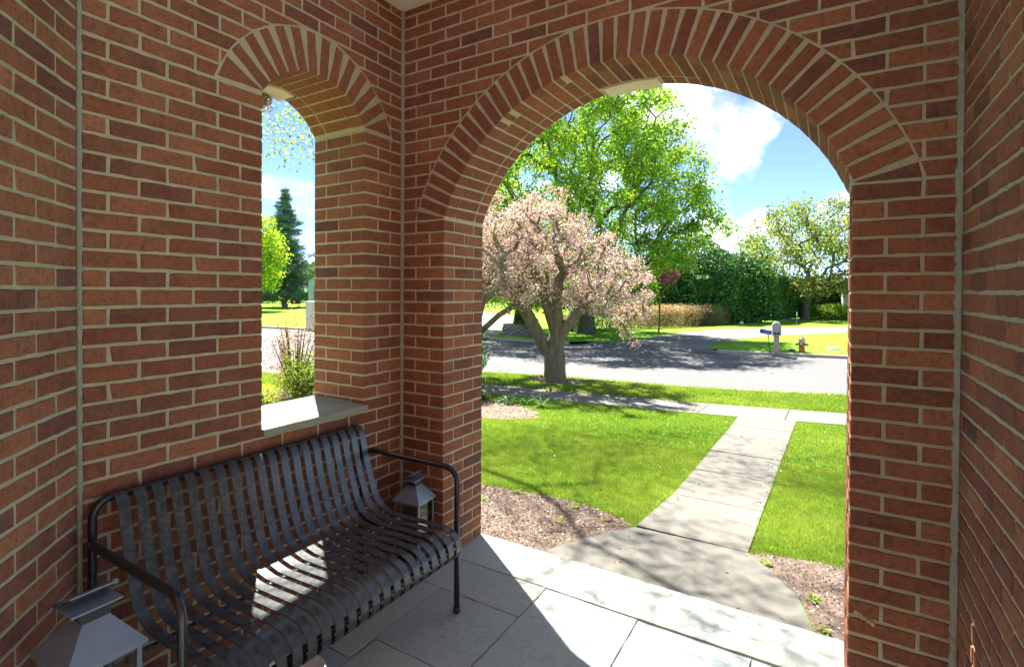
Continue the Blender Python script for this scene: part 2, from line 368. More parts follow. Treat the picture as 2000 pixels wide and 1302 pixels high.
class Wall:
    def __init__(s, root): s.root = root; s.items = []
    def put(s, me, M, loc): s.items.append((me, M @ Matrix.Translation(loc)))
    def rect(s, M, u0, u1, z0, z1, d=.094, e0=False, e1=False):
        a, b = u0+(.0005 if e0 else JT/2), u1-(.0005 if e1 else JT/2)
        w, h = b-a, z1-z0-JT
        if w < .012 or h < .012: return
        s.put(rect_brick(w, d, h), M, Vector(((a+b)/2, 0, (z0+z1)/2)))
    def poly(s, M, P, d=.094):
        if len(P) < 3: return
        A = .5*sum(P[i][0]*P[(i+1) % len(P)][1]-P[(i+1) % len(P)][0]*P[i][1] for i in range(len(P)))
        if A < 3e-4: return
        c = Vector((sum(p[0] for p in P)/len(P), sum(p[1] for p in P)/len(P)))
        s.put(prism('brick', [(p[0]-c.x, p[1]-c.y) for p in P], d, jit=.0010, seed=rnd.randrange(1 << 20)), M, Vector((c.x, 0, c.y)))
    def finish(s, limit=296):
        def size(it):
            me, M = it; p = M @ Vector((0, 0, 0)); v = p-CAM; D = v.dot(F)
            if D < .2: return 0
            x = 923.05+1057.4*v.dot(RT)/D; y = 579.8-1057.4*v.dot(UP)/D
            if x < -80 or x > 2080 or y < -60 or y > 1360: return 0
            nrm = (M.to_3x3() @ Vector((0, -1, 0))); face = (-v.normalized()).dot(nrm)
            return max(face, 0.0)*1/D/D*(me.vertices[0].co.x**2+.003)
        s.items.sort(key=size, reverse=True)
        for me, M in s.items[:limit]:
            o = bpy.data.objects.new('brick', me); o.matrix_world = M; link(o, s.root); o.matrix_parent_inverse = Matrix.Identity(4)
        rest = s.items[limit:]
        if rest:
            b = bmesh.new()
            for me, M in rest:
                n0 = len(b.verts); b.from_mesh(me); b.verts.ensure_lookup_table()
                bmesh.ops.transform(b, matrix=M, verts=b.verts[n0:])
            me = bpy.data.meshes.new('brick_infill'); b.to_mesh(me); b.free(); me.materials.append(M_brick)
            o = obj('brick_infill', me, s.root); o['kind'] = 'stuff'

def clip(P, nx, nz, c):
    """keep nx*u+nz*z >= c"""
    out_ = []; m = len(P)
    for i in range(m):
        a, b = P[i], P[(i+1) % m]; da = nx*a[0]+nz*a[1]-c; db = nx*b[0]+nz*b[1]-c
        if da >= 0: out_.append(a)
        if (da >= 0) != (db >= 0):
            t = da/(da-db); out_.append((a[0]+(b[0]-a[0])*t, a[1]+(b[1]-a[1])*t))
    return out_
def field(wall, M, u0, u1, joint_of, ztop, zbot, skip=None, circ=None, edge=0, L=L0):
    """running bond; joint_of(k) gives one joint position for course k"""
    k = int((Z0-ztop)/Hc)-1
    while zl(k) > zbot:
        zt, zb = min(zl(k), ztop), max(zl(k+1), zbot)
        if zt-zb > .02:
            j = joint_of(k); j -= math.ceil((j-u0)/L)*L
            xs = []
            x = j
            while x < u1+L: xs.append(x); x += L
            xs = [u0]+[x for x in xs if u0+.045 < x < u1-.045]+[u1]
            for a, b in zip(xs, xs[1:]):
                segs = skip(a, b, zb, zt) if skip else [(a, b)]
                for (a2, b2) in segs:
                    if b2-a2 < .03: continue
                    if circ and zt > circ[3]-.001:
                        cu, cz, ro, zs = circ; um, zm = (a2+b2)/2, (zt+zb)/2
                        dm = math.hypot(um-cu, zm-cz); far = max(math.hypot(p-cu, q-cz) for p in (a2, b2) for q in (zb, zt))
                        if far < ro+.01: continue
                        nx, nz = (um-cu)/dm, (zm-cz)/dm
                        # nearest corner decides whether it must be cut
                        near = min(math.hypot(min(max(cu, a2), b2)-cu, min(max(cz, zb), zt)-cz), 9)
                        if near < ro+.012:
                            h2 = JT/2
                            P = [(a2+h2, zb+h2), (b2-h2, zb+h2), (b2-h2, zt-h2), (a2+h2, zt-h2)]
                            # chord through the circle where the brick crosses it
                            ang = []
                            for t in np.linspace(0, 1, 60):
                                for (p, q) in ((a2+(b2-a2)*t, zb), (a2+(b2-a2)*t, zt), (a2, zb+(zt-zb)*t), (b2, zb+(zt-zb)*t)):
                                    if abs(math.hypot(p-cu, q-cz)-(ro+.008)) < .006: ang.append(math.atan2(q-cz, p-cu))
                            if ang:
                                am = (min(ang)+max(ang))/2; nx, nz = math.cos(am), math.sin(am)
                            P = clip(P, nx, nz, nx*cu+nz*cz+ro+.009)
                            wall.poly(M, P); continue
                    e0 = edge < 0 and abs(a2-u0) < 1e-6; e1 = edge > 0 and abs(b2-u1) < 1e-6
                    wall.rect(M, a2, b2, zb, zt, ((.1045 if b2-a2 > .15 else L0)-JT/2) if (e0 or e1) else .094, e0, e1)
        k += 1
def ring(wall, M, cu, cz, ri, ro, zs, n, rows, key=None, sgn=1):
    """arch ring of radial bricks; rows = depth intervals through the wall"""
    half = math.acos((zs-cz)/ri); T = .0535
    inset = .012/ri                       # room for the thin end wedge
    th = [-(half-inset)+ (i+.5)*2*(half-inset)/n for i in range(n)]
    for a in th:
        c, s_ = math.cos(a), math.sin(a)
        Ra = Matrix(((c, 0, s_, 0), (0, 1, 0, 0), (-s_, 0, c, 0), (0, 0, 0, 1)))
        for d0, d1 in rows:
            if key and d0 >= key[0] and abs(ri*math.sin(a)) < key[1]: continue
            Lr = ro-ri
            P = Matrix.Translation((cu, d0 if d0 else 0, cz)) @ Ra @ Matrix.Translation((0, 0, ri+Lr/2))
            me = rect_brick(T, d1-d0-(JT if d0 else JT/2), Lr)
            wall.items.append((me, M @ P))
    for sg in (-1, 1):                    # thin wedge between the last brick and the level spring line
        a = sg*(half-inset); e0 = (cu+ri*math.sin(a), cz+ri*math.cos(a)); e1 = (cu+ro*math.sin(a), cz+ro*math.cos(a))
        P = [(cu+sg*(ri*math.sin(half)+.012), zs+.006), (cu+sg*(math.sqrt(ro*ro-(zs-cz)**2)-.004), zs+.006), (e1[0]+sg*.010, e1[1]-.016), (e0[0]+sg*.006, e0[1]-.004)]
        if sg < 0: P = P[::-1]
        wall.poly(M, P)
def soffit_fill(): pass

TH = 2*L0
ROWS = ((0, .1045), (.1045, .3125), (.3125, TH))
# ---- arch wall (street side)
wc = empty('brick_wall'); tag(wc, 'brick wall with the wide round arch opening onto the front walk', 'wall', 'red brick porch walls')
Wc, XL, XR = 2.5305, .3130, 2.2205; CX, CZ, RI, RO, ZS = 1.2675, 1.5870, 1.0120, 1.2060, zl(17)
C = Wall(wc); MC = frame((0, 0, 0), (1, 0, 0), (0, -1, 0))
def jC(k, side): 
    if side == 0: return .104+L0/2*(0 if k % 2 else 1)
    return Wc-L0*(.5 if k % 2 else 1)
def skipC(side):
    def f(a, b, zb, zt):
        zm = (zb+zt)/2
        if zm < ZS:
            return [(a, b)] 
        if zm < CZ+RO:
            q = math.sqrt(max(RO*RO-(zm-CZ)**2, 0))
        return [(a, b)]
    return f
field(C, MC, 0.006, XL, lambda k: jC(k, 0), ZS, FLOOR, edge=1)
field(C, MC, XR, Wc-.006, lambda k: jC(k, 1), ZS, FLOOR, edge=-1)
field(C, MC, 0.006, Wc-.006, lambda k: .104+(0 if k % 2 else .1044), CEIL, ZS, None, (CX, CZ, RO, ZS), L=.2111)
ring(C, MC, CX, CZ, RI, RO, ZS, 39, ROWS, (.3, .135))
def jambs(wall, Mr, zt0, zb0, par):   # the corner bricks themselves belong to the face
    k = int(round((Z0-zt0)/Hc))
    while zl(k) > zb0:
        zt, zb = zl(k), max(zl(k+1), zb0)
        if zt-zb > .02:
            if (k+par) % 2:       # stretcher outside, so a header shows here
                spans = ((.1045, .3125), (.3125, TH)); own = (0, .1045)
            else:
                spans = ((L0, TH),); own = (0, L0)
            for a, b in spans: wall.rect(Mr, a, b, zb, zt)
        k += 1
# the reveals: bricks set so that their faces line the opening
MR1 = Matrix.Translation((XL, 0, 0)) @ Matrix(((0, -1, 0, 0), (1, 0, 0, 0), (0, 0, 1, 0), (0, 0, 0, 1)))
MR2 = Matrix.Translation((XR, 0, 0)) @ Matrix(((0, 1, 0, 0), (-1, 0, 0, 0), (0, 0, 1, 0), (0, 0, 0, 1)))
def reveal(wall, O, eu, en, zt0, zb0, par, d=.094):
    eu = Vector(eu); en = Vector(en)
    if eu.cross(Vector((0, 0, 1))).dot(en) < 0:    # keep the frame right handed: run u backwards
        pass
    M = Matrix(((eu.x, -en.x, 0, O[0]), (eu.y, -en.y, 0, O[1]), (0, 0, 1, 0), (0, 0, 0, 1)))
    jambs(wall, M, zt0, zb0, par)
reveal(C, (XL+.0005, 0), (0, 1, 0), (1, 0, 0), ZS, FLOOR, 0)
reveal(C, (XR-.0005, 0), (0, 1, 0), (-1, 0, 0), ZS, FLOOR, 0)
def arch_core(u0, u1, zb, cu, cz, ri, zs, ul, ur, ztop, inset, n=48):
    """lower and upper edge samples of a wall with an arched opening that reaches down to zb"""
    half = math.acos((zs-cz)/ri); rr = ri+inset
    arc = [(cu+rr*math.sin(-half+2*half*i/n), cz+rr*math.cos(-half+2*half*i/n)) for i in range(n+1)]
    arc = [p for p in arc if ul-inset+.001 < p[0] < ur+inset-.001]
    return [(u0, zb), (ul-inset, zb), (ul-inset, zs)]+arc+[(ur+inset, zs), (ur+inset, zb), (u1, zb)], ztop
def extrude_outline(name, PT, M, d0, d1, mats, parent):
    P, zt = PT; n = len(P); me = bpy.data.meshes.new(name); vs = []
    for d in (d0, d1):
        vs += [M @ Vector((p[0], d, p[1])) for p in P]+[M @ Vector((p[0], d, zt)) for p in P]
    fs = []; mi = []
    for i in range(n-1):
        if abs(P[i][0]-P[i+1][0]) > 1e-5:
            fs += [(i, i+1, n+i+1, n+i), (2*n+i, 3*n+i, 3*n+i+1, 2*n+i+1)]; mi += [0, 1]
        fs.append((i, 2*n+i, 2*n+i+1, i+1)); mi.append(0)
    fs += [(0, n, 3*n, 2*n), (n-1, 3*n-1, 4*n-1, 2*n-1)]; mi += [1, 1]
    me.from_pydata(vs, [], fs)
    for m in mats: me.materials.append(m)
    me.polygons.foreach_set('material_index', mi); me.update()
    b = bmesh.new(); b.from_mesh(me); bmesh.ops.remove_doubles(b, verts=b.verts, dist=1e-6); bmesh.ops.recalc_face_normals(b, faces=b.faces); b.to_mesh(me); b.free()
    return obj(name, me, parent)
RC = .0030     # mortar recess
extrude_outline('mortar', arch_core(-TH, Wc+.1, FLOOR-.4, CX, CZ, RI, ZS, XL, XR, CEIL+.02, RC), MC, RC, TH-.004, [M_mortar, M_ext], wc)
# key stone seen at the outer edge of the soffit
def keystone(parent, M, cu, cz, ri, hw, ro):
    mb = MB(); a = hw/ri; pts = []
    for t in (-1, -.5, 0, .5, 1): pts.append((cu+(ri-.006)*math.sin(a*t), cz+(ri-.006)*math.cos(a*t)))
    pts += [(cu+ro*math.sin(a*1.15), cz+ro*math.cos(a*1.15)), (cu-ro*math.sin(a*1.15), cz+ro*math.cos(a*1.15))]
    vs = [M @ Vector((p[0], .3135, p[1])) for p in pts]+[M @ Vector((p[0], TH+.03, p[1])) for p in pts]; n = len(pts)
    mb.add(vs, [tuple(range(n))[::-1], tuple(range(n, 2*n))]+[(i, (i+1) % n, n+(i+1) % n, n+i) for i in range(n)])
    mb.build('keystone', M_lime, parent, .002)
keystone(wc, MC, CX, CZ, RI, .138, RO+.03)
C.finish()
fm = MB(); fr_ = random.Random(2)
for i in range(46):
    t = fr_.random(); u_ = 2.222+.020+t*.060; z_q = .310-.030*t+fr_.uniform(-.010, .006)*(1-.5*t); r_ = fr_.uniform(.0025, .006)
    fm.lathe([(r_*.3, -r_), (r_, -r_*.2), (r_*.8, r_*.6), (r_*.2, r_)], 6, (u_, -.001, z_q))
fm.build('foam_residue', simple('dried_foam', (.56, .40, .20), .8, .2, 0, .25, 60), wc)

# ---- window wall
wb = empty('brick_wall'); tag(wb, 'brick wall behind the bench, pierced by the narrow arched window', 'wall', 'red brick porch walls')
Lb, UR, UL = 1.6835, .3165, .9620; CU, CZ2, RI2, RO2, ZS2 = .6390, 2.2120, .3744, .5734, 2.402
SILL = .875
B = Wall(wb); MBf = Matrix(((0, -1, 0, 0), (-1, 0, 0, 0), (0, 0, 1, 0), (0, 0, 0, 1)))   # u=-y, normal +x
def jB(k, side):
    if side == 0: return (.208 if k % 2 else .104)
    return Lb+.0117-L0*(1 if k % 2 else .5)
ZT2 = zl(10)+.002
mid = .6466
ZB3 = zl(33)
field(B, MBf, .006, UR, lambda k: jB(k, 0), ZT2, ZB3, edge=1)
field(B, MBf, UL, Lb-.006, lambda k: jB(k, 1), ZT2, ZB3, edge=-1)
field(B, MBf, .006, Lb-.006, lambda k: (0 if k % 2 else .106), ZB3, FLOOR, L=.2119)
field(B, MBf, .006, Lb-.006, lambda k: (0 if k % 2 else .106), CEIL, ZT2, None, (CU, CZ2, RO2, ZT2), L=.2119)
ring(B, MBf, CU, CZ2, RI2, RO2, ZS2, 12, ROWS, (.3, .09))
reveal(B, (0, -UR), (-1, 0, 0), (0, -1, 0), zl(10), SILL, 1)
reveal(B, (0, -UL), (-1, 0, 0), (0, 1, 0), zl(10), SILL, 1)
extrude_outline('mortar', arch_core(0, Lb, SILL-.02, CU, CZ2, RI2, ZS2, UR, UL, CEIL+.02, RC), MBf, RC, TH-.004, [M_mortar, M_ext], wb)
lo = MB(); lo.box((-TH+.004, -Lb, FLOOR-.4), (-RC, 0, SILL-.02)); lo.build('mortar', M_mortar, wb)
keystone(wb, MBf, CU, CZ2, RI2, .10, RO2+.03)
# sill slab, two honed pieces butted
sl1 = MB(); sl1.box((-TH-.02, -UL-.008, SILL-.031), (.026, -UR+.008, SILL)); sl_o = sl1.build('window_sill', M_sill, wb, .0025); sl_o['label'] = 'pale greenish stone sill slab'
B.finish()

# ---- angled wall at the left and side wall at the right
def plain_wall(org, eu, en, length, j_odd, j_even, label):
    r = empty('brick_wall'); tag(r, label, 'wall', 'red brick porch walls')
    w = Wall(r); M = Matrix(((eu[0], -en[0], 0, org[0]), (eu[1], -en[1], 0, org[1]), (0, 0, 1, 0), (0, 0, 0, 1)))
    field(w, M, .006, length, lambda k: j_odd if k % 2 else j_even, CEIL, FLOOR)
    m = MB(); m.box((0, RC, FLOOR-.4), (length, .12, CEIL+.02), 0, M); m.build('mortar', M_mortar, r)
    w.finish(); return r, M
wa, MA = plain_wall((0, -Lb), (.7016, -.7126), (.7126, .7016), 1.05, .239, .135, 'angled brick wall at the left end of the bench')
wd, MD = plain_wall((Wc, 0), (0, -1), (-1, 0), 1.0, .264, .160, 'brick side wall at the right edge of the porch')
# weathered mortar beads run down the inner corners (a bead belongs to the wall on its right)
def bead(parent, x, y, r, a0, a1, seed):
    rr = random.Random(seed); vs = []; fs = []; n = 170; m = 5
    for i in range(n+1):
        z = FLOOR+(CEIL-FLOOR)*(i+rr.uniform(-.3, .3) if 0 < i < n else i)/n; q = r*(1+rr.uniform(-.28, .22))
        for j in range(m+1):
            a = a0+(a1-a0)*j/m; vs.append((x+q*math.cos(a), y+q*math.sin(a), z))
    for i in range(n):
        for j in range(m): k = i*(m+1)+j; fs.append((k, k+1, k+m+2, k+m+1))
    me = bpy.data.meshes.new('corner_joint'); me.from_pydata(vs, [], fs); me.materials.append(M_bead); me.update(); obj('corner_joint', me, parent)
M_bead = mortar_mat('corner_mortar', (.42, .40, .30))
bead(wb, .001, -Lb, .0105, -.8, 1.6, 1); bead(wc, 0.001, -.001, .0140, -1.6, .05, 2); bead(wd, Wc-.001, -.001, .0160, -3.2, -1.5, 3)

# ceiling and roof cut short inside the arch wall to admit sky light
cl = MB(); cl.box((-TH, -.30, CEIL), (Wc+.12, TH-.01, CEIL+.05)); cl_o = cl.build('ceiling', M_ceil); tag(cl_o, kind='structure')
rf = MB(); rf.box((-TH-.4, -.30, CEIL+.052), (Wc+.4, TH+.35, CEIL+.3)); rf_o = rf.build('porch_roof', M_roofs); tag(rf_o, kind='structure')

hw = MB(); hw.box((.9, -4.2, FLOOR-.4), (9, -4.0, 4.6)); hw_o = hw.build('house_wall', M_ext); tag(hw_o, 'unseen brick house wall behind the viewer, sized to keep the arch wall dark', 'wall')  # unseen wall, placed and raised to hold light off the arch wall
# ------------------------------------------------------------------ porch floor
fl = MB(); fl.box((-.2, -3.7, FLOOR-.35), (Wc+.1, TH+.003, FLOOR-.010)); fo = fl.build('porch_floor', mortar_mat('bed_mortar', (.40, .39, .31))); tag(fo, kind='structure')
rects = [(.311, 2.224, .074, TH+.006), (0, .935, -.232, .072), (.935, 1.412, -.80, .070), (1.412, 1.894, -.65, .062), (1.894, 2.53, -.45, .055),
         (.472, .935, -.725, -.232), (0, .472, -.88, -.232), (.487, .935, -1.33, -.725), (0, .487, -1.45, -.88), (.935, 1.55, -1.42, -.80),
         (1.412, 1.894, -.80, -.65), (1.894, 2.53, -1.05, -.45), (1.55, 1.894, -1.42, -.80), (1.894, 2.53, -1.75, -1.05), (.487, 1.2, -1.95, -1.42), (0, .487, -2.0, -1.45),
         (1.2, 1.894, -1.95, -1.42), (1.894, 2.53, -2.4, -1.75), (.3, 1.1, -2.5, -1.95), (1.1, 1.894, -2.5, -1.95), (1.0, 1.9, -3.1, -2.5), (1.9, 2.53, -3.1, -2.4), (1.0, 1.7, -3.7, -3.1), (1.7, 2.53, -3.7, -3.1)]
for i, (x0, x1, y0, y1) in enumerate(rects):
    g = .0024; r = random.Random(40+i); P = []
    if y1 < -.7 and x0 < .9 and i in (7,): x0 += .0
    cs = [(x0+g, y0+g), (x1-g, y0+g), (x1-g, y1-g), (x0+g, y1-g)]
    for a in range(4):
        p, q = Vector(cs[a]), Vector(cs[(a+1) % 4]); n = max(2, int((q-p).length/.06))
        for j in range(n):
            t = p.lerp(q, j/n); P.append((t.x+r.uniform(-.0022, .0022), t.y+r.uniform(-.0022, .0022)))
    n = len(P); zt = FLOOR+r.uniform(-.0015, .0012)
    cx_ = (x0+x1)/2; cyy = (y0+y1)/2
    vs = [(cx_+(p[0]-cx_)*(1-.006), cyy+(p[1]-cyy)*(1-.006), zt) for p in P]+[(p[0], p[1], zt-.003) for p in P]+[(p[0], p[1], FLOOR-.03) for p in P]
    fs = [tuple(range(n))]+[(a+k, b+k, b+(k+1) % n, a+(k+1) % n) for a, b in ((0, n), (n, 2*n)) for k in range(n)]
    me = bpy.data.meshes.new('flagstone'); me.from_pydata(vs, [], fs); me.materials.append(M_stone)
    me.update(); obj('flagstone', me, fo)

# ------------------------------------------------------------------ ground
def T(y):
    return float(np.interp(y, [.5, 6.7, 10], [-.2, -.45, -.56]))
def TV(y): return np.interp(y, [.5, 6.7, 10], [-.2, -.45, -.56])
near_e = np.array([(-70, -20), (-40, -7), (-20, 2.6), (-14, 5.0), (-9.6, 6.65), (-8, 7.4), (-6.5, 8.4), (-4.55, 9.4), (-3.04, 9.75), (-.58, 10.1), (.7, 10.4), (2.42, 11.03), (15, 13.4), (60, 22.5)], float)
far_e = np.array([(-70, 5), (-45, 12.6), (-25, 16.9), (-16, 17.8), (-10.9, 18.35), (-6.6, 18.4), (-1.24, 18.62), (2.44, 19.3), (20, 22.9), (60, 31)], float)
swn = np.array([(-60, -18), (-20, 1.3), (-14, 3.7), (-9.1, 5.2), (-7.7, 5.38), (-5, 5.9), (-2.96, 6.25), (-1.52, 6.46), (-.2, 6.68), (.96, 6.93), (2.36, 7.34), (15, 9.8), (60, 19)], float)
swf = np.array([(-60, -16.9), (-20, 2.4), (-14, 4.8), (-9.6, 6.5), (-8, 6.75), (-5.5, 7.05), (-3.5, 7.33), (-1.96, 7.53), (.18, 7.86), (2.38, 8.48), (15, 11), (60, 20.2)], float)
ed = lambda P, x: np.interp(x, P[:, 0], P[:, 1])
def strip(name, xs, ylo, yhi, zf, mat, ny=8, kind='structure', parent=None, thick=0):
    xs = np.asarray(xs, float); t = np.linspace(0, 1, ny+1)
    Y = ylo[:, None]+(yhi-ylo)[:, None]*t[None]; X = np.repeat(xs[:, None], ny+1, 1); Z = zf(X, Y)
    V = np.stack([X, Y, Z], -1).reshape(-1, 3); n = len(xs); i, j = np.meshgrid(np.arange(n-1), np.arange(ny), indexing='ij'); k = (i*(ny+1)+j).ravel()
    FC = np.stack([k, k+ny+1, k+ny+2, k+1], 1)
    o = obj(name, np_mesh(name, V, FC, mat, smooth=True), parent)
    if parent is None: tag(o, kind=kind)
    return o
g0 = MB(); g0.add([(-700, -700, -1.1), (700, -700, -1.1), (700, 900, -1.1), (-700, 900, -1.1)], [(0, 1, 2, 3)]); gg = g0.build('ground', M_lawn); tag(gg, kind='structure')
xs = np.concatenate([np.arange(-60, -10, 1.0), np.arange(-10, -.43, .3), [-.431]])
strip('front_lawn', xs, np.minimum(ed(near_e, xs)-1, -14), ed(near_e, xs), lambda x, y: TV(y), M_lawn, 40)
xs2 = np.concatenate([[-.431], np.arange(-.3, 2.6, .2), [2.66]])
strip('front_lawn', xs2, np.full(len(xs2), TH+.01), ed(near_e, xs2), lambda x, y: TV(y), M_lawn, 40)
xs3 = np.concatenate([[2.66], np.arange(2.8, 6, .3), np.arange(6, 60, 2)])
strip('front_lawn', xs3, np.full(len(xs3), -14.0), ed(near_e, xs3), lambda x, y: TV(y), M_lawn, 40)
xa = np.arange(-69, 60, 1.0)
strip('road', xa, ed(near_e, xa)-.02, ed(far_e, xa)+.6, lambda x, y: TV(y)-.105, M_road, 16)
def zfar(x, y): return TV(y)+np.clip((y-60)/200, 0, 1)*1.0
xf = np.concatenate([np.arange(-200, -17, 2.0), np.arange(-16.9, 1, .15), np.arange(1, 200, 2.0)])
yf = ed(far_e, xf)+.16
mouth = ((xf > -6.62) & (xf < -1.24)) | ((xf > -16) & (xf < -10.9)); yf = np.where(mouth, ed(far_e, xf)+.62, yf)
tgeo = strip('far_lawn', xf, yf, np.full(len(xf), 330.0), zfar, M_lawn, 260)
def kerb(name, P, side, zt=.004):
    mb = MB(); P = [Vector((p[0], p[1])) for p in P]
    vs = []; n = len(P)
    for i, p in enumerate(P):
        t = (P[min(i+1, n-1)]-P[max(i-1, 0)]).normalized(); nn = Vector((-t.y, t.x))*side
        q = p+nn*.17; za, zb = T(p.y)+zt, T(q.y)+zt
        dz = 0
        vs += [(p.x, p.y, T(p.y)-.13), (p.x+nn.x*.012, p.y+nn.y*.012, za-.015), (p.x+nn.x*.03, p.y+nn.y*.03, za), (q.x, q.y, zb), (q.x, q.y, zb-.15)]
    fs = [(i*5+j, (i+1)*5+j, (i+1)*5+j+1, i*5+j+1) for i in range(n-1) for j in range(4)]
    fs += [(0, 1, 2, 3, 4), tuple((n-1)*5+j for j in (4, 3, 2, 1, 0))]
    mb.add(vs, fs); o = mb.build(name, M_kerb); tag(o, kind='structure'); return o
def sample(P, x0, x1, st=1.0):
    x = np.arange(x0, x1+1e-6, st); return [(a, float(ed(P, a))) for a in x]
kerb('kerb', sample(far_e, -1.24, 58), 1); kerb('kerb', sample(far_e, -10.9, -6.6, .5), 1); kerb('kerb', sample(far_e, -60, -16), 1)
# the far kerb drops to the road at each end of the driveway mouth
kerb('kerb', sample(near_e, -60, 58), -1, .006)
def polysheet(name, P, dz, mat, kind='structure', parent=None, z=None, thick=0.0, zf=None):
    zf = zf or (lambda x, y: T(y))
    b = bmesh.new(); vs = [b.verts.new((p[0], p[1], 0)) for p in P]; f = b.faces.new(vs); bmesh.ops.triangulate(b, faces=[f])
    bmesh.ops.subdivide_edges(b, edges=b.edges[:], cuts=3, use_grid_fill=True)
    for v in b.verts: v.co.z = zf(v.co.x, v.co.y)+dz
    if thick:
        ge = [e for e in b.edges if e.is_boundary]; r = bmesh.ops.extrude_edge_only(b, edges=ge)
        for v in r['geom']:
            if isinstance(v, bmesh.types.BMVert): v.co.z -= thick
    bmesh.ops.recalc_face_normals(b, faces=b.faces)
    me = bpy.data.meshes.new(name); b.to_mesh(me); b.free(); me.materials.append(mat)
    for p in me.polygons:
        p.use_smooth = False
    o = obj(name, me, parent)
    if parent is None: tag(o, kind=kind)
    return o
dr_out = [(-6.75, 18.86), (-5.3, 19.4), (-4.9, 21.0), (-4.75, 23.2), (-4.25, 26.5), (-3.2, 30.6), (-.95, 34.1), (2.9, 37.4), (9, 41)]
dr_in = [(9, 35.5), (2.8, 31.95), (-.33, 27.1), (-1.11, 24.4), (-1.66, 21.6), (-1.72, 20), (-1.50, 19.1), (-1.10, 18.86)]
drive = polysheet('driveway', dr_out+dr_in, .012, concrete_mat('drive_asphalt', (.19, .19, .19), .15))
ap = polysheet('driveway_apron', [(-6.75, 18.2), (-1.15, 18.45), (-1.52, 19.0), (-5.9, 18.9)], .016, M_road, zf=lambda x, y: T(y)-.115+.115*min(1, max(0, (y-18.42)/.45)))
polysheet('street_apron', [(-16.3, 17.7), (-10.7, 18.2), (-11.0, 18.9), (-16.0, 18.5)], .016, M_road, zf=lambda x, y: T(y)-.115+.115*min(1, max(0, (y-18.0)/.45)))
polysheet('side_street', [(-16.2, 18.45), (-11.0, 18.85), (-12.4, 24), (-14.6, 28.4), (-17, 34), (-24, 42), (-29, 40), (-21, 32), (-18, 24)], .012, concrete_mat('side_street_concrete', (.24, .24, .225), .15))
polysheet('bounce_paving', [(3.3, -9), (9.5, -9), (9.5, 11.9), (3.3, 10.9)], .02, concrete_mat('bounce_concrete', (.42, .40, .35)))  # unseen pale paving added to bounce sunlight into the porch
# sidewalk panels
swr = empty('sidewalk'); tag(swr, kind='structure')
jx = [-.83+1.21*i for i in range(-30, 12)]
for a, b in zip(jx, jx[1:]):
    n = 5; x = np.linspace(a+.006, b-.006, n); lo_ = [(float(q), float(ed(swn, q))) for q in x]; hi_ = [(float(q), float(ed(swf, q))) for q in x]
    polysheet('concrete_panel', lo_+hi_[::-1], .014+rnd.uniform(-.003, .003), M_sidewalk, parent=swr, thick=.05)
# front walk panels
fw_ = empty('front_walk'); tag(fw_, kind='structure')
pad = [(.55, .43), (2.13, .43), (2.10, .73), (2.02, 1.07), (1.85, 1.35), (1.712, 1.54), (.965, 1.505), (.82, 1.26), (.68, .95), (.59, .70)]
polysheet('concrete_panel', pad, .014, M_conc, parent=fw_, thick=.05)
jy = [1.53, 2.46, 3.40, 4.35, 5.30, 6.20]
lx = lambda y: float(np.interp(y, [1.5, 2.4, 4, 6.9], [.965, 1.02, 1.0, .97])); rx = lambda y: float(np.interp(y, [1.5, 3, 6.9], [1.712, 1.715, 1.735]))
for i, y0 in enumerate(jy):
    y1 = jy[i+1] if i+1 < len(jy) else None
    if y1: P = [(lx(y0), y0+.009), (rx(y0), y0+.009), (rx(y1), y1-.007), (lx(y1), y1-.007)]
    else: P = [(lx(y0), y0+.007), (rx(y0), y0+.007), (1.74, float(ed(swn, 1.74))-.01), (.95, float(ed(swn, .95))-.01)]
    polysheet('concrete_panel', P, .014+rnd.uniform(-.003, .003), M_conc, parent=fw_, thick=.05)
# mulch beds
def ell(cx, cy, rx_, ry_, n=26, seed=0, j=.08):
    r = random.Random(seed); return [(cx+rx_*math.cos(2*math.pi*i/n)*(1+r.uniform(-j, j)), cy+ry_*math.sin(2*math.pi*i/n)*(1+r.uniform(-j, j))) for i in range(n)]
beds = [[(-4.2, .43), (.55, .43), (.59, .70), (.68, .95), (.82, 1.26), (.955, 1.49), (.85, 1.60), (.6, 1.70), (.3, 1.745), (-.1, 1.69), (-.6, 1.60), (-1.4, 1.62), (-2.6, 1.5), (-4.2, 1.6)],
        [(2.13, .43), (4.5, .43), (4.5, 2.0), (3.2, 1.78), (2.4, 1.70), (2.05, 1.66), (1.80, 1.60), (1.722, 1.53), (1.86, 1.35), (2.03, 1.07), (2.11, .73)],
        ell(-2.75, 4.78, 1.25, .72, seed=2), ell(-2.97, 8.72, .68, .42, seed=3, j=.05), ell(-5.4, 3.4, 1.3, .9, seed=4), ell(.5, 47.3, 1.6, 1.4, seed=5)]
beds.append([(-2.6, -6), (-.44, -6), (-.44, .425), (-4.2, .425), (-3.9, 0), (-3.0, -.8)])  # unseen bed added beside the window wall to cut green bounce from grass
for i, P in enumerate(beds): polysheet('mulch_bed', P, .008, M_soil)
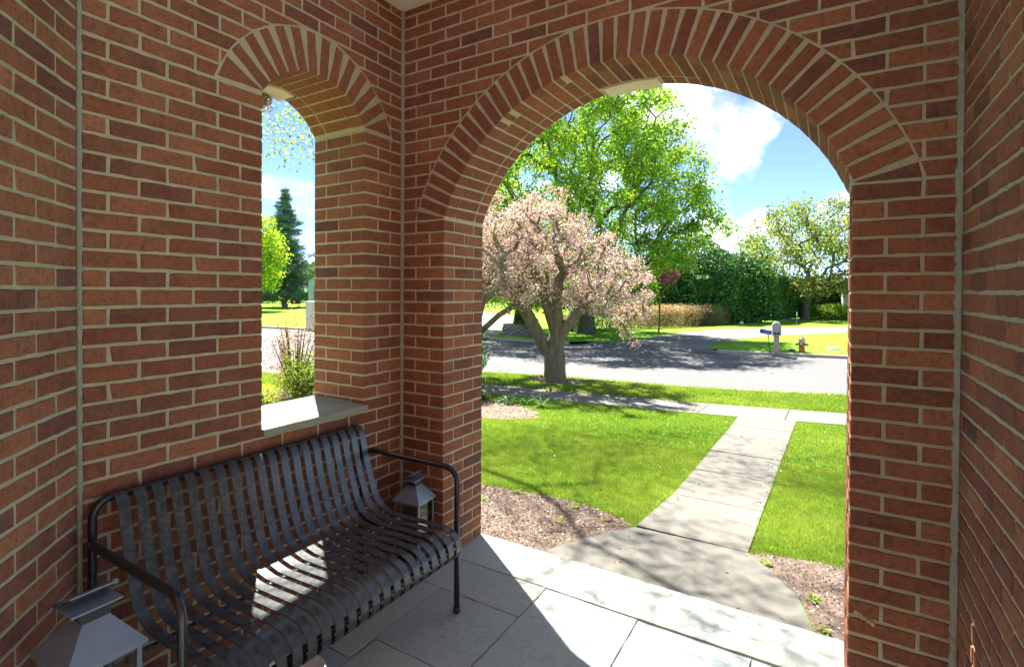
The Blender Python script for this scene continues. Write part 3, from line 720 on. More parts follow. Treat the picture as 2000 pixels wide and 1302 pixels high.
# ------------------------------------------------------------------ scattered small stuff
def inpoly(P, X, Y):
    c = np.zeros(len(X), bool); n = len(P)
    for i in range(n):
        x0, y0 = P[i]; x1, y1 = P[(i+1) % n]
        if y0 == y1: continue
        m = ((y0 > Y) != (y1 > Y)) & (X < (x1-x0)*(Y-y0)/(y1-y0)+x0); c ^= m
    return c
def unit(n):
    v = rg.normal(size=(n, 3)); return v/np.linalg.norm(v, axis=1, keepdims=True)
def leaves(P, size, cols, aspect=.55, flat=None, fold=.18, normal=None):
    """one folded rhombus per point -> V, F, C"""
    n = len(P); a = unit(n)
    if flat is not None: a[:, 2] *= flat; a /= np.linalg.norm(a, axis=1, keepdims=True)
    b = unit(n)
    if normal is not None: b = b*.6+normal; 
    b -= a*np.sum(a*b, 1, keepdims=True); b /= np.linalg.norm(b, axis=1, keepdims=True)
    if normal is not None:
        c0 = b.copy(); b = np.cross(c0, a); cN = c0
    else: cN = np.cross(a, b)
    s = (np.asarray(size)*rg.uniform(.65, 1.3, n))[:, None]
    V = np.stack([P-a*s*.5, P+b*s*aspect*.5+cN*s*fold, P+a*s*.5, P-b*s*aspect*.5+cN*s*fold], 1).reshape(-1, 3)
    FC = np.arange(4*n).reshape(n, 4)
    C = np.repeat(cols, 4, 0); return V, FC, C
def palette(n, cols, w=None, var=.18):
    cols = np.asarray(cols, float); i = rg.choice(len(cols), n, p=w); c = cols[i]*(1+rg.uniform(-var, var, (n, 1)))
    return np.clip(c, 0, 1)
# mulch chips
chips = []
for P, n, s in ((beds[0], 15000, .024), (beds[1], 5200, .022), (beds[2], 3500, .03), (beds[3], 1500, .035), (beds[4], 1800, .035), (beds[6], 5000, .03)):
    A = np.array(P); X = rg.uniform(A[:, 0].min(), A[:, 0].max(), n*2); Y = rg.uniform(A[:, 1].min(), A[:, 1].max(), n*2); m = inpoly(P, X, Y); X, Y = X[m][:n], Y[m][:n]
    pts = np.stack([X, Y, TV(Y)+.012+rg.uniform(0, .02, len(X))], 1)
    chips.append(leaves(pts, s, palette(len(X), [(.13, .095, .07), (.36, .285, .22), (.56, .49, .40), (.20, .145, .105), (.38, .27, .19)], [.2, .27, .25, .18, .1]), .3, .3, .1))
def join_leaves(L):
    V = np.concatenate([l[0] for l in L]); C = np.concatenate([l[2] for l in L]); k = 0; FC = []
    for l in L: FC.append(l[1]+k); k += len(l[0])
    return V, np.concatenate(FC), C
V, FC, Cc = join_leaves(chips); mo = obj('mulch_chips', np_mesh('mulch_chips', V, FC, M_chip, Cc)); tag(mo, 'brown shredded bark mulch lying in the planting beds', 'mulch', kind='stuff')

def in_any(X, Y):
    m = np.zeros(len(X), bool)
    X = X+rg.normal(0, .011, len(X)); Y = Y+rg.normal(0, .011, len(Y))
    for P in beds[:5]+beds[6:]: m |= inpoly(P, X, Y)
    m |= inpoly(pad, X, Y)
    lxv = np.interp(Y, [1.5, 2.4, 4, 6.9], [.965, 1.02, 1.0, .97]); rxv = np.interp(Y, [1.5, 3, 6.9], [1.712, 1.715, 1.735])
    m |= (Y > 1.4) & (Y < 7.2) & (X > lxv+.004) & (X < rxv-.004)
    m |= (Y > ed(swn, X)+.01) & (Y < ed(swf, X)-.01)
    return m
def blades(X, Y, Z, h, wd, cols, lean=.45):
    n = len(X); az = rg.uniform(0, 2*np.pi, n); ln = rg.uniform(.05, lean, n)*h; la = rg.uniform(0, 2*np.pi, n)
    dx, dy = np.cos(az)*wd/2, np.sin(az)*wd/2
    b = np.stack([X, Y, Z], 1); o = np.stack([dx, dy, np.zeros(n)], 1)
    tip = b+np.stack([np.cos(la)*ln, np.sin(la)*ln, h], 1)
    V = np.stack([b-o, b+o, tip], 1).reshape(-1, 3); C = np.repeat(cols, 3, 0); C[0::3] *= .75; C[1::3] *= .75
    return V, np.arange(3*n).reshape(n, 3), C
def vnoise(X, Y, s, seed=0):
    r = np.random.default_rng(seed); G = r.uniform(0, 1, (64, 64)); x = (X*s) % 63; y = (Y*s) % 63; i = x.astype(int); j = y.astype(int); fx = x-i; fy = y-j
    fx = fx*fx*(3-2*fx); fy = fy*fy*(3-2*fy)
    return (G[i, j]*(1-fx)+G[i+1, j]*fx)*(1-fy)+(G[i, j+1]*(1-fx)+G[i+1, j+1]*fx)*fy
def grass_patch(x0, x1, y0, y1, n, h, w, dens=None):
    X = rg.uniform(x0, x1, n); Y = rg.uniform(y0, y1, n); m = ~in_any(X, Y)
    if dens is not None: m &= dens(X, Y)
    X, Y = X[m], Y[m]; k = len(X)
    v = vnoise(X+30, Y+30, 1.3, 1)*.6+vnoise(X+30, Y+30, 4.1, 2)*.4
    c1 = np.array([.100, .225, .028]); c2 = np.array([.33, .45, .100]); c = c1+(c2-c1)*(v[:, None]*1.1+rg.uniform(-.25, .25, (k, 1))).clip(0, 1)
    dry = rg.uniform(0, 1, k) < .05+.06*v; c[dry] = np.array([.36, .33, .14])*rg.uniform(.7, 1.2, (dry.sum(), 1))
    hh = h*rg.uniform(.5, 1.25, k)*(.75+.5*v)
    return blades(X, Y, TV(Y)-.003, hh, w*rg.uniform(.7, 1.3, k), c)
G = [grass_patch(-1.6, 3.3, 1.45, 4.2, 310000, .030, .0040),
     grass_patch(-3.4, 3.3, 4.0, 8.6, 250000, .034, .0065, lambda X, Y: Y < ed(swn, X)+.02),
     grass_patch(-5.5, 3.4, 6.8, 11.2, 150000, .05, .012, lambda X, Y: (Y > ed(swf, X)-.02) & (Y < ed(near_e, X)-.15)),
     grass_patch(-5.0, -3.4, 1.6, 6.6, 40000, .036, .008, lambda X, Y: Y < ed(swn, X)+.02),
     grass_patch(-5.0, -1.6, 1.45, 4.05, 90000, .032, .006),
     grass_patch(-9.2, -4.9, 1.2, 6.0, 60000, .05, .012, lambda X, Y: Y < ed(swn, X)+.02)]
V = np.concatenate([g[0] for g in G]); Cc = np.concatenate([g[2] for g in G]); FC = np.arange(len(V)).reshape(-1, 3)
go = obj('lawn_grass', np_mesh('lawn_grass', V, FC, M_grass, Cc)); tag(go, 'short green lawn grass growing on both sides of the front walk', 'grass', kind='stuff')
# white clover heads and dandelion bits in the verge
n = 170; X = rg.uniform(-3, 3, n); Y = rg.uniform(2, 11, n); m = ~in_any(X, Y) & (Y < ed(near_e, X)-.2); X, Y = X[m], Y[m]
cl_ = leaves(np.stack([X, Y, TV(Y)+.045], 1), .018, palette(len(X), [(.8, .8, .7), (.7, .72, .4)]), .8, .2, .05)
o = obj('clover_flowers', np_mesh('clover_flowers', *cl_[:2], M_bloss, cl_[2])); tag(o, 'tiny white clover flowers dotted through the lawn', 'flowers', kind='stuff')
# fallen leaves and bits on the walk
n = 150; X = np.concatenate([rg.normal(.99, .05, n//2), rg.normal(1.69, .05, n//3), rg.uniform(.7, 2.0, n-n//2-n//3)]); Y = rg.uniform(.6, 7, n)
lf = leaves(np.stack([X, Y, TV(Y)+.020], 1), .03, palette(n, [(.34, .17, .08), (.42, .28, .14), (.25, .13, .07)]), .3, .1, .04)
o = obj('fallen_leaves', np_mesh('fallen_leaves', *lf[:2], M_chip, lf[2])); tag(o, 'small dry brown leaves and bud scales fallen on the concrete walk', 'leaves', kind='stuff')

# ------------------------------------------------------------------ trees
def skeleton(base, top_of_trunk, centres, seed=0, sag=.12, pre=()):
    """grow a branch graph from the trunk to every clump centre; returns nodes, parents"""
    r = np.random.default_rng(seed)
    nodes = []; par = []
    nb = 7
    for i in range(nb+1):
        t = i/nb; p = np.array(base)*(1-t)+np.array(top_of_trunk)*t
        p = p+np.array([math.sin(t*3.1+seed)*.03, math.cos(t*2.3+seed)*.03, 0])*np.linalg.norm(np.array(top_of_trunk)-np.array(base))*t
        nodes.append(p); par.append(i-1)
    plen = [float(np.linalg.norm(nodes[i]-nodes[0])) for i in range(nb+1)]
    for (k0, L_) in pre:
        last = k0
        for q in L_:
            nodes.append(np.array(q, float)); par.append(last); plen.append(plen[last]+float(np.linalg.norm(nodes[-1]-nodes[last]))*.6); last = len(nodes)-1
    order = np.argsort(np.linalg.norm(centres-np.array(top_of_trunk), axis=1)); tips = []
    elig0 = nb-2
    for ci in order:
        c = centres[ci]; A = np.array(nodes[elig0:]); d = np.linalg.norm(A-c, axis=1); pl_ = np.array(plen[elig0:])
        cost = d+.32*pl_+np.maximum(0, A[:, 2]-c[2])*.35
        k = int(np.argmin(cost))+elig0; s = nodes[k]; L = np.linalg.norm(c-s); m = max(2, int(L/.45)) if L < 6 else 12
        m = min(m, 12); side = r.normal(size=3)*.07*L; last = k
        for j in range(1, m+1):
            t = j/m; p = s+(c-s)*t+side*math.sin(math.pi*t)+np.array([0, 0, sag*L*math.sin(math.pi*t)*.6])
            nodes.append(p); par.append(last); plen.append(plen[last]+float(np.linalg.norm(p-nodes[last]))); last = len(nodes)-1
        tips.append(last)
    return np.array(nodes), par, tips
def limbs_mesh(name, nodes, par, tips, r0, rmin, mat, parent, seed=0, flare=1.35, expo=.46):
    n = len(nodes); cnt = np.zeros(n); 
    for t in tips: cnt[t] += 1
    for i in range(n-1, 0, -1): cnt[par[i]] += cnt[i]
    tot_ = cnt[0]; rad = np.maximum(rmin, r0*(cnt/tot_)**expo)
    ch = {}
    for i in range(1, n): ch.setdefault(par[i], []).append(i)
    mb = MB(); done = set()
    starts = [(0, None)]
    while starts:
        s, p0 = starts.pop(); chain = [] if p0 is None else [p0]; i = s
        while True:
            chain.append(i); kids = ch.get(i, [])
            if not kids: break
            kids = sorted(kids, key=lambda q: -cnt[q])
            for q in kids[1:]: starts.append((q, i))
            i = kids[0]
        pts = [nodes[q] for q in chain]; rs = [rad[q] for q in chain]
        if p0 is not None: rs[0] = min(rad[p0]*.8, rad[s]*1.15)
        if p0 is None:
            rs[0] *= flare; rs[1] *= 1+.25*(flare-1)
        if len(pts) > 1:
            sides = 12 if rs[0] > .12 else (7 if rs[0] > .03 else 4)
            mb.tube([tuple(p) for p in pts], rs, sides, cap=False)
    return mb.build(name, mat, parent), rad
def crown_points(c, rad, n, seed, shell=.55, squash=None, fn=None):
    r = np.random.default_rng(seed); P = []
    while len(P) < n:
        v = r.uniform(-1, 1, (n*4, 3)); d = np.linalg.norm(v, axis=1); m = (d < 1) & (r.uniform(0, 1, len(d)) < (shell+(1-shell)*d**2))
        v = v[m]; 
        lump = .5+.5*np.sin(v[:, 0]*5+seed)*np.sin(v[:, 1]*5.3+seed*2)*np.sin(v[:, 2]*4.1+seed)
        v = v[lump > .28]
        Q = np.array(c)+v*np.array(rad)
        if fn is not None: Q = Q[fn(Q)]
        P += list(Q)
    return np.array(P[:n])
def tree(name, label, base, trunk_top, crown_c, crown_r, nclump, nleaf, lsize, spread, cols, w, r0, leafmat, barkmat, seed, cat='tree', group=None, fn=None, shell=.5, aspect=.6, extra=None, rmin=.008, sag=.12, flatn=None, along=.5, pre=(), expo=.46):
    root = empty(name, base); tag(root, label, cat, group)
    cen = crown_points(crown_c, crown_r, nclump, seed, shell, fn=fn)
    if extra is not None: cen = np.concatenate([cen, np.array(extra, float)])
    b = np.array(base); nodes, par, tips = skeleton((0, 0, -.05), np.array(trunk_top)-b, cen-b, seed, sag, [(k0, [np.array(q)-b for q in L_]) for k0, L_ in pre])
    t, rad = limbs_mesh('trunk', nodes, par, tips, r0, rmin, barkmat, root, expo=expo)
    # leaves along the outer part of every twig and round its tip
    tn = nodes[tips]; pn = nodes[[par[q] for q in tips]]
    k = nleaf; idx = np.repeat(np.arange(len(tips)), k); f = rg.uniform(0, 1, len(idx))**.7
    base_ = pn[idx]+(tn[idx]-pn[idx])*f[:, None]
    m = rg.uniform(0, 1, len(idx)) < along; base_[~m] = tn[idx][~m]
    P = base_+rg.normal(size=(len(idx), 3))*np.array([spread, spread, spread*.7])
    if isinstance(cols, tuple): colr = palette(len(P), *cols)
    else: colr = palette(len(P), cols, w)
    tone = rg.uniform(.82, 1.18, len(tips))[idx]; colr = np.clip(colr*tone[:, None], 0, 1)
    nv = None
    if flatn is not None:
        nv = np.tile(np.array([0, 0, flatn]), (len(P), 1))
    V, FC, Cc = leaves(P, lsize, colr, aspect, normal=nv)
    obj('crown', np_mesh('crown', V, FC, leafmat, Cc), root)
    return root
GREEN = [(.13, .25, .018), (.20, .34, .022), (.085, .185, .016), (.27, .38, .03)]
# the big maple over the road
MAPLE = [(.165, .33, .022), (.24, .40, .03), (.10, .235, .02), (.32, .43, .05)]
boughs = []; br_ = random.Random(12)
for a_, b_ in (((-5.6, 23.0, 3.0), (-1.9, 25.4, 4.55)), ((-5.8, 23.0, 5.0), (-2.5, 25.1, 6.3)), ((-6.2, 22.9, 7.0), (-3.3, 24.5, 8.1)), ((-6.6, 22.8, 9.0), (-4.3, 23.9, 10.9)), ((-5.6, 23.1, 4.0), (-2.2, 25.2, 5.1)), ((-6.4, 22.6, 2.0), (-4.4, 24.0, 2.6)), ((-6.6, 22.4, 1.2), (-5.0, 23.4, 1.6))):
    for i in range(13):
        t = (i+br_.random())/13; boughs.append(tuple(a_[k]+(b_[k]-a_[k])*t+br_.uniform(-.38, .38) for k in range(3)))
def maple_fn(Q):
    lump = np.sin(Q[:, 0]*1.1+Q[:, 2]*.9+1)*np.sin(Q[:, 1]*.9+Q[:, 2]*1.3)*np.sin(Q[:, 0]*.7-Q[:, 2]*1.7+2)
    return (Q[:, 2] > .9) & (lump > -.22) & ~((Q[:, 2] < 2.6) & (Q[:, 0] > -4.9))
tree('maple_tree', 'big bright green maple behind the pink blossom tree across the road', (-8.0, 23.2, T(23)), (-7.9, 23.0, 2.4), (-8.9, 22.0, 5.2), (6.7, 6.6, 7.9), 1150, 85, .15, .25, MAPLE, [.30, .25, .27, .18], .40, M_leaf, M_bark2, 5,
     fn=maple_fn, shell=.38, rmin=.013, flatn=.35, sag=.04, expo=.5,
     extra=boughs+[(-1.94, 25.41, 4.56), (-2.65, 24.95, 5.64), (-2.4, 25.0, 5.0), (-3.0, 24.7, 5.0), (-3.37, 24.49, 7.09), (-3.78, 24.23, 8.05), (-4.0, 24.11, 9.4), (-4.4, 23.85, 10.7), (-3.54, 24.34, 3.71), (-2.73, 24.88, 3.96), (-3.3, 24.6, 4.5), (-5.0, 23.4, 11.2), (-3.5, 24.5, 6.2), (-2.2, 25.2, 4.9), (-2.9, 24.8, 6.3)])
# crabapple in blossom on the verge
PINK = [(.58, .40, .38), (.64, .49, .46), (.47, .27, .26), (.68, .57, .53), (.18, .26, .035), (.28, .33, .06)]
PW = [.27, .24, .12, .15, .12, .10]
def crab_fn(Q):
    u = (Q[:, 0]+3.0)*.834+(Q[:, 1]-8.68)*.551
    w = (Q[:, 1]-8.68)*.834-(Q[:, 0]+3.0)*.551
    top = np.where(u < 0, 3.62+.10*u, 3.62-.86*u)-.18*w*w
    bot = 1.42-.42*np.clip(u, 0, 2)-.05*np.abs(w)
    lump = np.sin(Q[:, 0]*4.1+Q[:, 2]*2.2)*np.sin(Q[:, 1]*3.7-Q[:, 2]*3.0+1)
    return (Q[:, 2] > bot) & (Q[:, 2] < top+.25*lump) & (u > -2.6) & (u < 1.9) & (lump > -.28)
tree('crabapple_tree', 'pink blossoming crabapple with a thick forked trunk on the grass verge', (-3.0, 8.68, T(8.68)-.02), (-2.97, 8.70, .55), (-3.2, 8.55, 2.2), (2.9, 2.0, 1.75), 500, 100, .040, .085, PINK, PW, .24, M_bloss, M_bark, 9,
     fn=crab_fn, shell=.62, rmin=.006, sag=.10, aspect=.85,
     pre=[(4, [(-3.18, 8.58, .18), (-3.36, 8.48, .62), (-3.62, 8.36, 1.15), (-3.78, 8.28, 1.55)]), (7, [(-2.95, 8.72, .9), (-2.98, 8.72, 1.35), (-2.92, 8.7, 1.8)]), (6, [(-2.80, 8.80, .72), (-2.62, 8.92, 1.02), (-2.40, 9.05, 1.28)]), (7, [(-3.12, 8.66, .95), (-3.25, 8.60, 1.45)])],
     extra=[(-1.55, 8.9, .85), (-1.40, 8.8, .62), (-1.15, 8.9, .95), (-1.3, 9.0, 1.15), (-1.25, 8.9, .42), (-2.3, 8.6, 3.15), (-2.75, 8.5, 3.72), (-3.05, 8.5, 3.80), (-3.35, 8.4, 3.62)])
tree('crabapple_tree', 'second pink crabapple whose knotted limb reaches in from the brick pillar', (-4.55, 7.15, T(7.2)), (-4.2, 7.2, .55), (-4.25, 7.5, 2.05), (1.6, 1.3, 1.2), 150, 110, .038, .11, PINK, PW, .16, M_bloss, M_bark, 4,
     fn=lambda Q: (Q[:, 2] > 1.2) & (Q[:, 0] < -2.9), shell=.5, rmin=.006, sag=.02, aspect=.85, extra=[(-2.15, 7.6, 1.30), (-2.6, 7.5, 1.45), (-3.1, 7.3, 1.5)])
# shade tree beside the porch: hidden trunk, leaves hang into the window, dapples the walk
YG = [(.20, .32, .03), (.30, .40, .04), (.12, .23, .02), (.36, .42, .05)]
def near_fn(Q):
    v = Q-np.array(CAM); D = v@np.array(F); px = 923.05+1057.4*(v@np.array(RT))/D; py = 579.8-1057.4*(v@np.array(UP))/D
    return (Q[:, 2] > 6.4) & (px > 600)
tree('birch_tree', 'leafy tree beside the porch with twigs hanging into the arched window', (-4.3, 3.6, T(3.6)), (-4.2, 3.75, 5.0), (-3.1, 4.7, 8.3), (3.8, 4.0, 1.7), 235, 125, .050, .30, YG, [.3, .3, .25, .15], .05, M_leaf, M_bark2, 21, expo=.58,
     fn=near_fn, shell=.6, rmin=.003, sag=.1,
     extra=[(-1.9, 2.9, 7.6), (-2.3, 3.3, 8.2), (-2.7, 2.8, 7.9), (-3.0, 3.4, 8.4), (-2.1, 3.5, 7.3), (-1.6, 3.2, 8.0), (-2.9, 2.5, 7.4), (-2.5, 3.0, 7.2), (-1.4, 2.7, 7.5), (-2.0, 2.5, 8.1), (-3.3, 3.0, 7.8), (-3.73, 2.04, 3.84), (-3.51, 2.19, 3.67), (-3.89, 1.93, 3.45), (-3.45, 2.22, 3.36), (-3.70, 2.06, 3.40), (-3.6, 2.1, 3.95), (-3.4, 2.3, 4.0), (-3.95, 1.9, 3.62)])
# round tree at the far right
tree('linden_tree', 'round topped young tree with a dark trunk beside the clipped shrubs', (.51, 47.4, T(47)), (.55, 47.4, 2.1), (.7, 47.2, 4.3), (5.0, 4.6, 4.7), 430, 42, .21, .34, [(.15, .23, .045), (.23, .29, .07), (.095, .17, .035), (.29, .29, .09)], [.35, .3, .2, .15], .30, M_leaf, M_bark2, 31,
     fn=lambda Q: (Q[:, 2] > 1.3), shell=.45, rmin=.022)
# ivy-clad tree in the stone ring, trees by the side street, and window trees
tree('ivy_tree', 'small tree with an ivy covered trunk standing in the stone ring', (-10.3, 20.6, T(20)), (-10.3, 20.6, 1.4), (-10.6, 20.9, 2.9), (2.6, 2.2, 1.9), 130, 80, .13, .3, [(.24, .38, .02), (.33, .46, .03), (.15, .28, .02)], [.4, .3, .3], .20, M_leaf, M_bark2, 41)
tree('lime_green_tree', 'yellow green tree at the left edge of the arched window view', (-46.3, 30.3, T(30)), (-46.3, 30.3, 2.0), (-46.4, 30.2, 5.0), (3.2, 3.4, 4.6), 200, 80, .26, .42, [(.26, .42, .025), (.36, .50, .04), (.17, .31, .02)], [.4, .35, .25], .22, M_leaf, M_bark2, 51, fn=lambda Q: Q[:, 2] > 1.2)
def spruce(base, h, r, seed):
    root = empty('spruce_tree', base); tag(root, 'tall dark blue green spruce seen through the arched window', 'tree')
    mb = MB(); mb.tube([(0, 0, 0), (0, 0, h*.5), (0, 0, h)], [.38, .22, .03], 8); rr = random.Random(seed)
    pts = []
    z = 1.9
    while z < h-.1:
        t = z/h; R = r*(1-t)**.8*(.85+.3*rr.random()); nb = 9 if t < .8 else 6
        for b in range(nb):
            a = rr.uniform(0, 2*math.pi); L = R*rr.uniform(.65, 1.15); dz = rr.uniform(-.12, .12)
            P = [Vector((math.cos(a)*L*s, math.sin(a)*L*s, z+dz-L*.26*math.sin(s*2.2)+.10*L*s*s)) for s in (0, .3, .6, .85, 1)]
            mb.tube([tuple(p) for p in P], [.05, .04, .025, .015, .008], 4, cap=False)
            for s in np.linspace(.12, 1, max(4, int(L*5))):
                i = min(3, int(s*4)); f = s*4-i; p = P[i].lerp(P[i+1], min(1, f))
                pts.append((p.x, p.y, p.z, (1-s)*.5*L*.4+.16))
        z += .46
    mb.build('trunk', M_bark3, root)
    A = np.array(pts); k = 26; idx = np.repeat(np.arange(len(A)), k)
    P = A[idx, :3]+rg.normal(size=(len(idx), 3))*np.stack([A[idx, 3]]*2+[A[idx, 3]*.45], 1)
    V, FC, Cc = leaves(P, .26, palette(len(P), [(.08, .14, .09), (.11, .19, .125), (.16, .25, .17)]), .3)
    obj('crown', np_mesh('crown', V, FC, M_needle, Cc), root)
spruce((-53.8, 40.3, T(40)), 14.6, 5.0, 3)

# shrubs, hedges
def bush(name, label, c, rad, n, size, cols, w, seed, stems=6, mat=None, cat='shrub', group=None, box=False, fn=None, lump=.18, aspect=.6, twiggy=False):
    root = empty(name, (c[0], c[1], T(c[1]))); tag(root, label, cat, group)
    r = np.random.default_rng(seed); v = r.normal(size=(n, 3)); v /= np.linalg.norm(v, axis=1, keepdims=True)
    if box: v = v/np.max(np.abs(v), axis=1, keepdims=True)**.75
    q = r.uniform(0, 1, n)**.35
    lm = 1+lump*(np.sin(v[:, 0]*4+seed)*np.sin(v[:, 1]*5+seed)+np.sin(v[:, 2]*6+v[:, 0]*3+seed)*.6)
    P = v*(q*lm)[:, None]*np.array(rad); P[:, 2] = P[:, 2]+rad[2]*.92
    P = P[P[:, 2] > .03]
    if fn is not None: P = P[fn(P)]
    V, FC, Cc = leaves(P, size, palette(len(P), cols, w), aspect)
    mb = MB(); rr = random.Random(seed)
    for i in range(stems):
        a = rr.uniform(0, 6.28); e = (math.cos(a)*rad[0]*rr.uniform(.3, .85), math.sin(a)*rad[1]*rr.uniform(.3, .85), rad[2]*rr.uniform(1.0, 1.7))
        mb.tube([(e[0]*.08, e[1]*.08, 0), (e[0]*.45, e[1]*.45, e[2]*.45), e], [.02*max(1, rad[2]), .014*max(1, rad[2]), .004], 5, cap=False)
    mb.build('stem', M_bark2, root); obj('foliage', np_mesh('foliage', V, FC, mat or M_leaf, Cc), root)
    return root
DG = [(.045, .13, .030), (.075, .19, .040), (.13, .27, .055), (.03, .09, .022)]
bush('evergreen_shrub', 'dark green bushy shrub beside the left brick pillar and sidewalk', (-3.50, 5.45), (.62, .6, .56), 15000, .040, [(.045, .13, .03), (.08, .20, .045), (.02, .07, .02), (.14, .27, .06)], [.35, .25, .25, .15], 3, mat=M_leaf, lump=.3)
# arborvitae screen: three tall ones and the lower clipped run
for (x, y, rx_, ry_, hz_, sd, lb) in ((-7.6, 35.5, 2.6, 2.2, 4.6, 1, 'tall dark arborvitae behind the maple, left of the clipped screen'), (-5.0, 37.8, 2.3, 2.2, 5.2, 2, 'tallest round topped arborvitae above the dark screen'), (-2.9, 40.4, 2.0, 2.0, 4.6, 3, 'arborvitae stepping down to the right of the tallest one')):
    bush('arborvitae', lb, (x, y), (rx_, ry_, hz_/1.85), 15000, .20, DG, [.35, .3, .15, .2], sd, 3, M_needle, 'tree', 'arborvitae at the end of the driveway lawn', lump=.10)
HW = [(-9.5, 33.5, 1.9, 3.3), (-6.3, 35.2, 1.9, 3.0), (-4.2, 38.0, 1.8, 3.2), (-2.2, 41.0, 1.8, 3.3), (-1.5, 45.2, 1.7, 3.2), (-.5, 49.8, 1.8, 3.0), (1.4, 53.5, 1.8, 3.0), (5.0, 55, 1.8, 3.2)]
hr = empty('arborvitae_hedge', (0, 0, 0)); tag(hr, 'dark clipped evergreen hedge screen running behind the curved driveway lawn', 'hedge')
Ps = []
for i in range(len(HW)-1):
    a, b = np.array(HW[i]), np.array(HW[i+1]); n = 11000; t = rg.uniform(0, 1, n); c = a+(b-a)*t[:, None]
    u = rg.uniform(-1, 1, n); face = rg.uniform(0, 1, n) < .75
    hgt = c[:, 3]*rg.uniform(0.02, 1, n)**.8; dd = np.where(face, -1+rg.uniform(0, .25, n), u)*c[:, 2]*(1+.1*np.sin(c[:, 0]*3.0+hgt*2))
    dr = (b-a)[:2]; dr = dr/np.linalg.norm(dr); nn = np.array([dr[1], -dr[0]])
    hgt = np.where(face, hgt, c[:, 3]*(.93+.12*rg.uniform(0, 1, n)))
    Ps.append(np.stack([c[:, 0]-nn[0]*dd*.6, c[:, 1]-nn[1]*dd*.6, TV(c[:, 1])+hgt], 1))
P = np.concatenate(Ps); V, FC, Cc = leaves(P, .20, palette(len(P), DG, [.35, .32, .13, .2]), .5); obj('foliage', np_mesh('foliage', V, FC, M_needle, Cc), hr)
hm = MB()
for i in range(len(HW)-1):
    a, b = HW[i], HW[i+1]
    for t in (0, .25, .5, .75):
        x, y = a[0]+(b[0]-a[0])*t, a[1]+(b[1]-a[1])*t; hm.tube([(x, y, T(y)), (x+.05, y, T(y)+2.2)], [.09, .03], 5, cap=False)
hm.build('stem', M_bark2, hr)
# low twiggy deciduous hedge
TW = [(.30, .25, .195), (.20, .25, .085), (.35, .26, .24), (.14, .21, .055), (.14, .10, .085)]
lr = empty('low_hedge', (0, 0, 0)); tag(lr, 'low clipped hedge with tan and pinkish new growth along the driveway lawn', 'hedge')
HL = [(-9.2, 25.0, .95, 1.15), (-7.6, 28.2, .95, 1.15), (-6.2, 31.2, .95, 1.2), (-4.9, 34.2, .9, 1.2), (-4.0, 36.8, .8, 1.15)]
Ps = []; hm = MB(); rr = random.Random(5)
for i in range(len(HL)-1):
    a, b = np.array(HL[i]), np.array(HL[i+1]); n = 9000; t = rg.uniform(0, 1, n); c = a+(b-a)*t[:, None]; th = rg.uniform(0, np.pi, n); q = rg.uniform(.6, 1, n)**.6
    dr = (b-a)[:2]/np.linalg.norm((b-a)[:2]); nn = np.array([dr[1], -dr[0]]); bx = np.clip(np.cos(th)*1.3, -1, 1)*c[:, 2]*q; hz_ = np.clip(np.sin(th)*1.25, 0, 1)*c[:, 3]*q
    Ps.append(np.stack([c[:, 0]+nn[0]*bx, c[:, 1]+nn[1]*bx, TV(c[:, 1])+hz_+rg.uniform(-.05, .10, n)+.22*rg.uniform(0, 1, n)**6], 1))
    for k in range(60):
        t = rr.random(); x, y = a[0]+(b[0]-a[0])*t, a[1]+(b[1]-a[1])*t; dx = rr.uniform(-.8, .8)
        hm.tube([(x, y, T(y)), (x+dx*.5, y+rr.uniform(-.3, .3), T(y)+.6), (x+dx, y+rr.uniform(-.5, .5), T(y)+rr.uniform(.95, 1.25))], [.02, .012, .006], 3, cap=False)
P = np.concatenate(Ps); tn_ = (.62+.75*vnoise(P[:, 0]*1.0+40, P[:, 1], 1.1, 5))[:, None]*np.where((vnoise(P[:, 0]+40, P[:, 1], .6, 9) > .5)[:, None], np.array([1.1, .9, 1.0]), np.array([.85, 1.1, .8])); V, FC, Cc = leaves(P, .085, np.clip(palette(len(P), TW, [.28, .2, .22, .15, .15])*tn_, 0, 1), .4); obj('foliage', np_mesh('foliage', V, FC, M_leaf, Cc), lr); hm.build('stem', M_bark3, lr)
LG = [(.20, .34, .05), (.30, .43, .09), (.11, .22, .03)]
bush('boxwood_shrub', 'clipped rounded light green shrub next to the dark tree trunk', (1.75, 48.4), (1.05, 1.0, .62), 5000, .10, LG, [.4, .3, .3], 7, 9, cat='shrub', group='clipped shrubs by the far house', box=True)
bush('boxwood_shrub', 'clipped rounded light green shrub in front of the far pale house corner', (2.75, 48.0), (1.0, 1.0, .60), 5000, .10, LG, [.4, .3, .3], 8, 9, cat='shrub', group='clipped shrubs by the far house', box=True)
bush('boxwood_shrub', 'clipped light green shrub cut off by the right pillar edge', (4.3, 47.6), (.9, .9, .6), 4000, .10, LG, [.4, .3, .3], 9, 6, cat='shrub', group='clipped shrubs by the far house', box=True)
tree('redbud_tree', 'small redbud with magenta blossom in front of the dark arborvitae', (-5.1, 25.6, T(25)), (-5.0, 25.6, .9), (-4.7, 25.4, 2.35), (.62, .6, .5), 30, 60, .08, .10, [(.50, .10, .28), (.64, .22, .38), (.38, .07, .2), (.22, .32, .04)], [.35, .25, .2, .2], .04, M_bloss, M_bark2, 77)
bush('bright_shrub', 'bright yellow green shrub between the crabapple trunk and low hedge', (-9.6, 24.4), (.8, .7, .5), 3500, .11, [(.34, .42, .05), (.46, .50, .10), (.22, .32, .04)], [.4, .3, .3], 14)
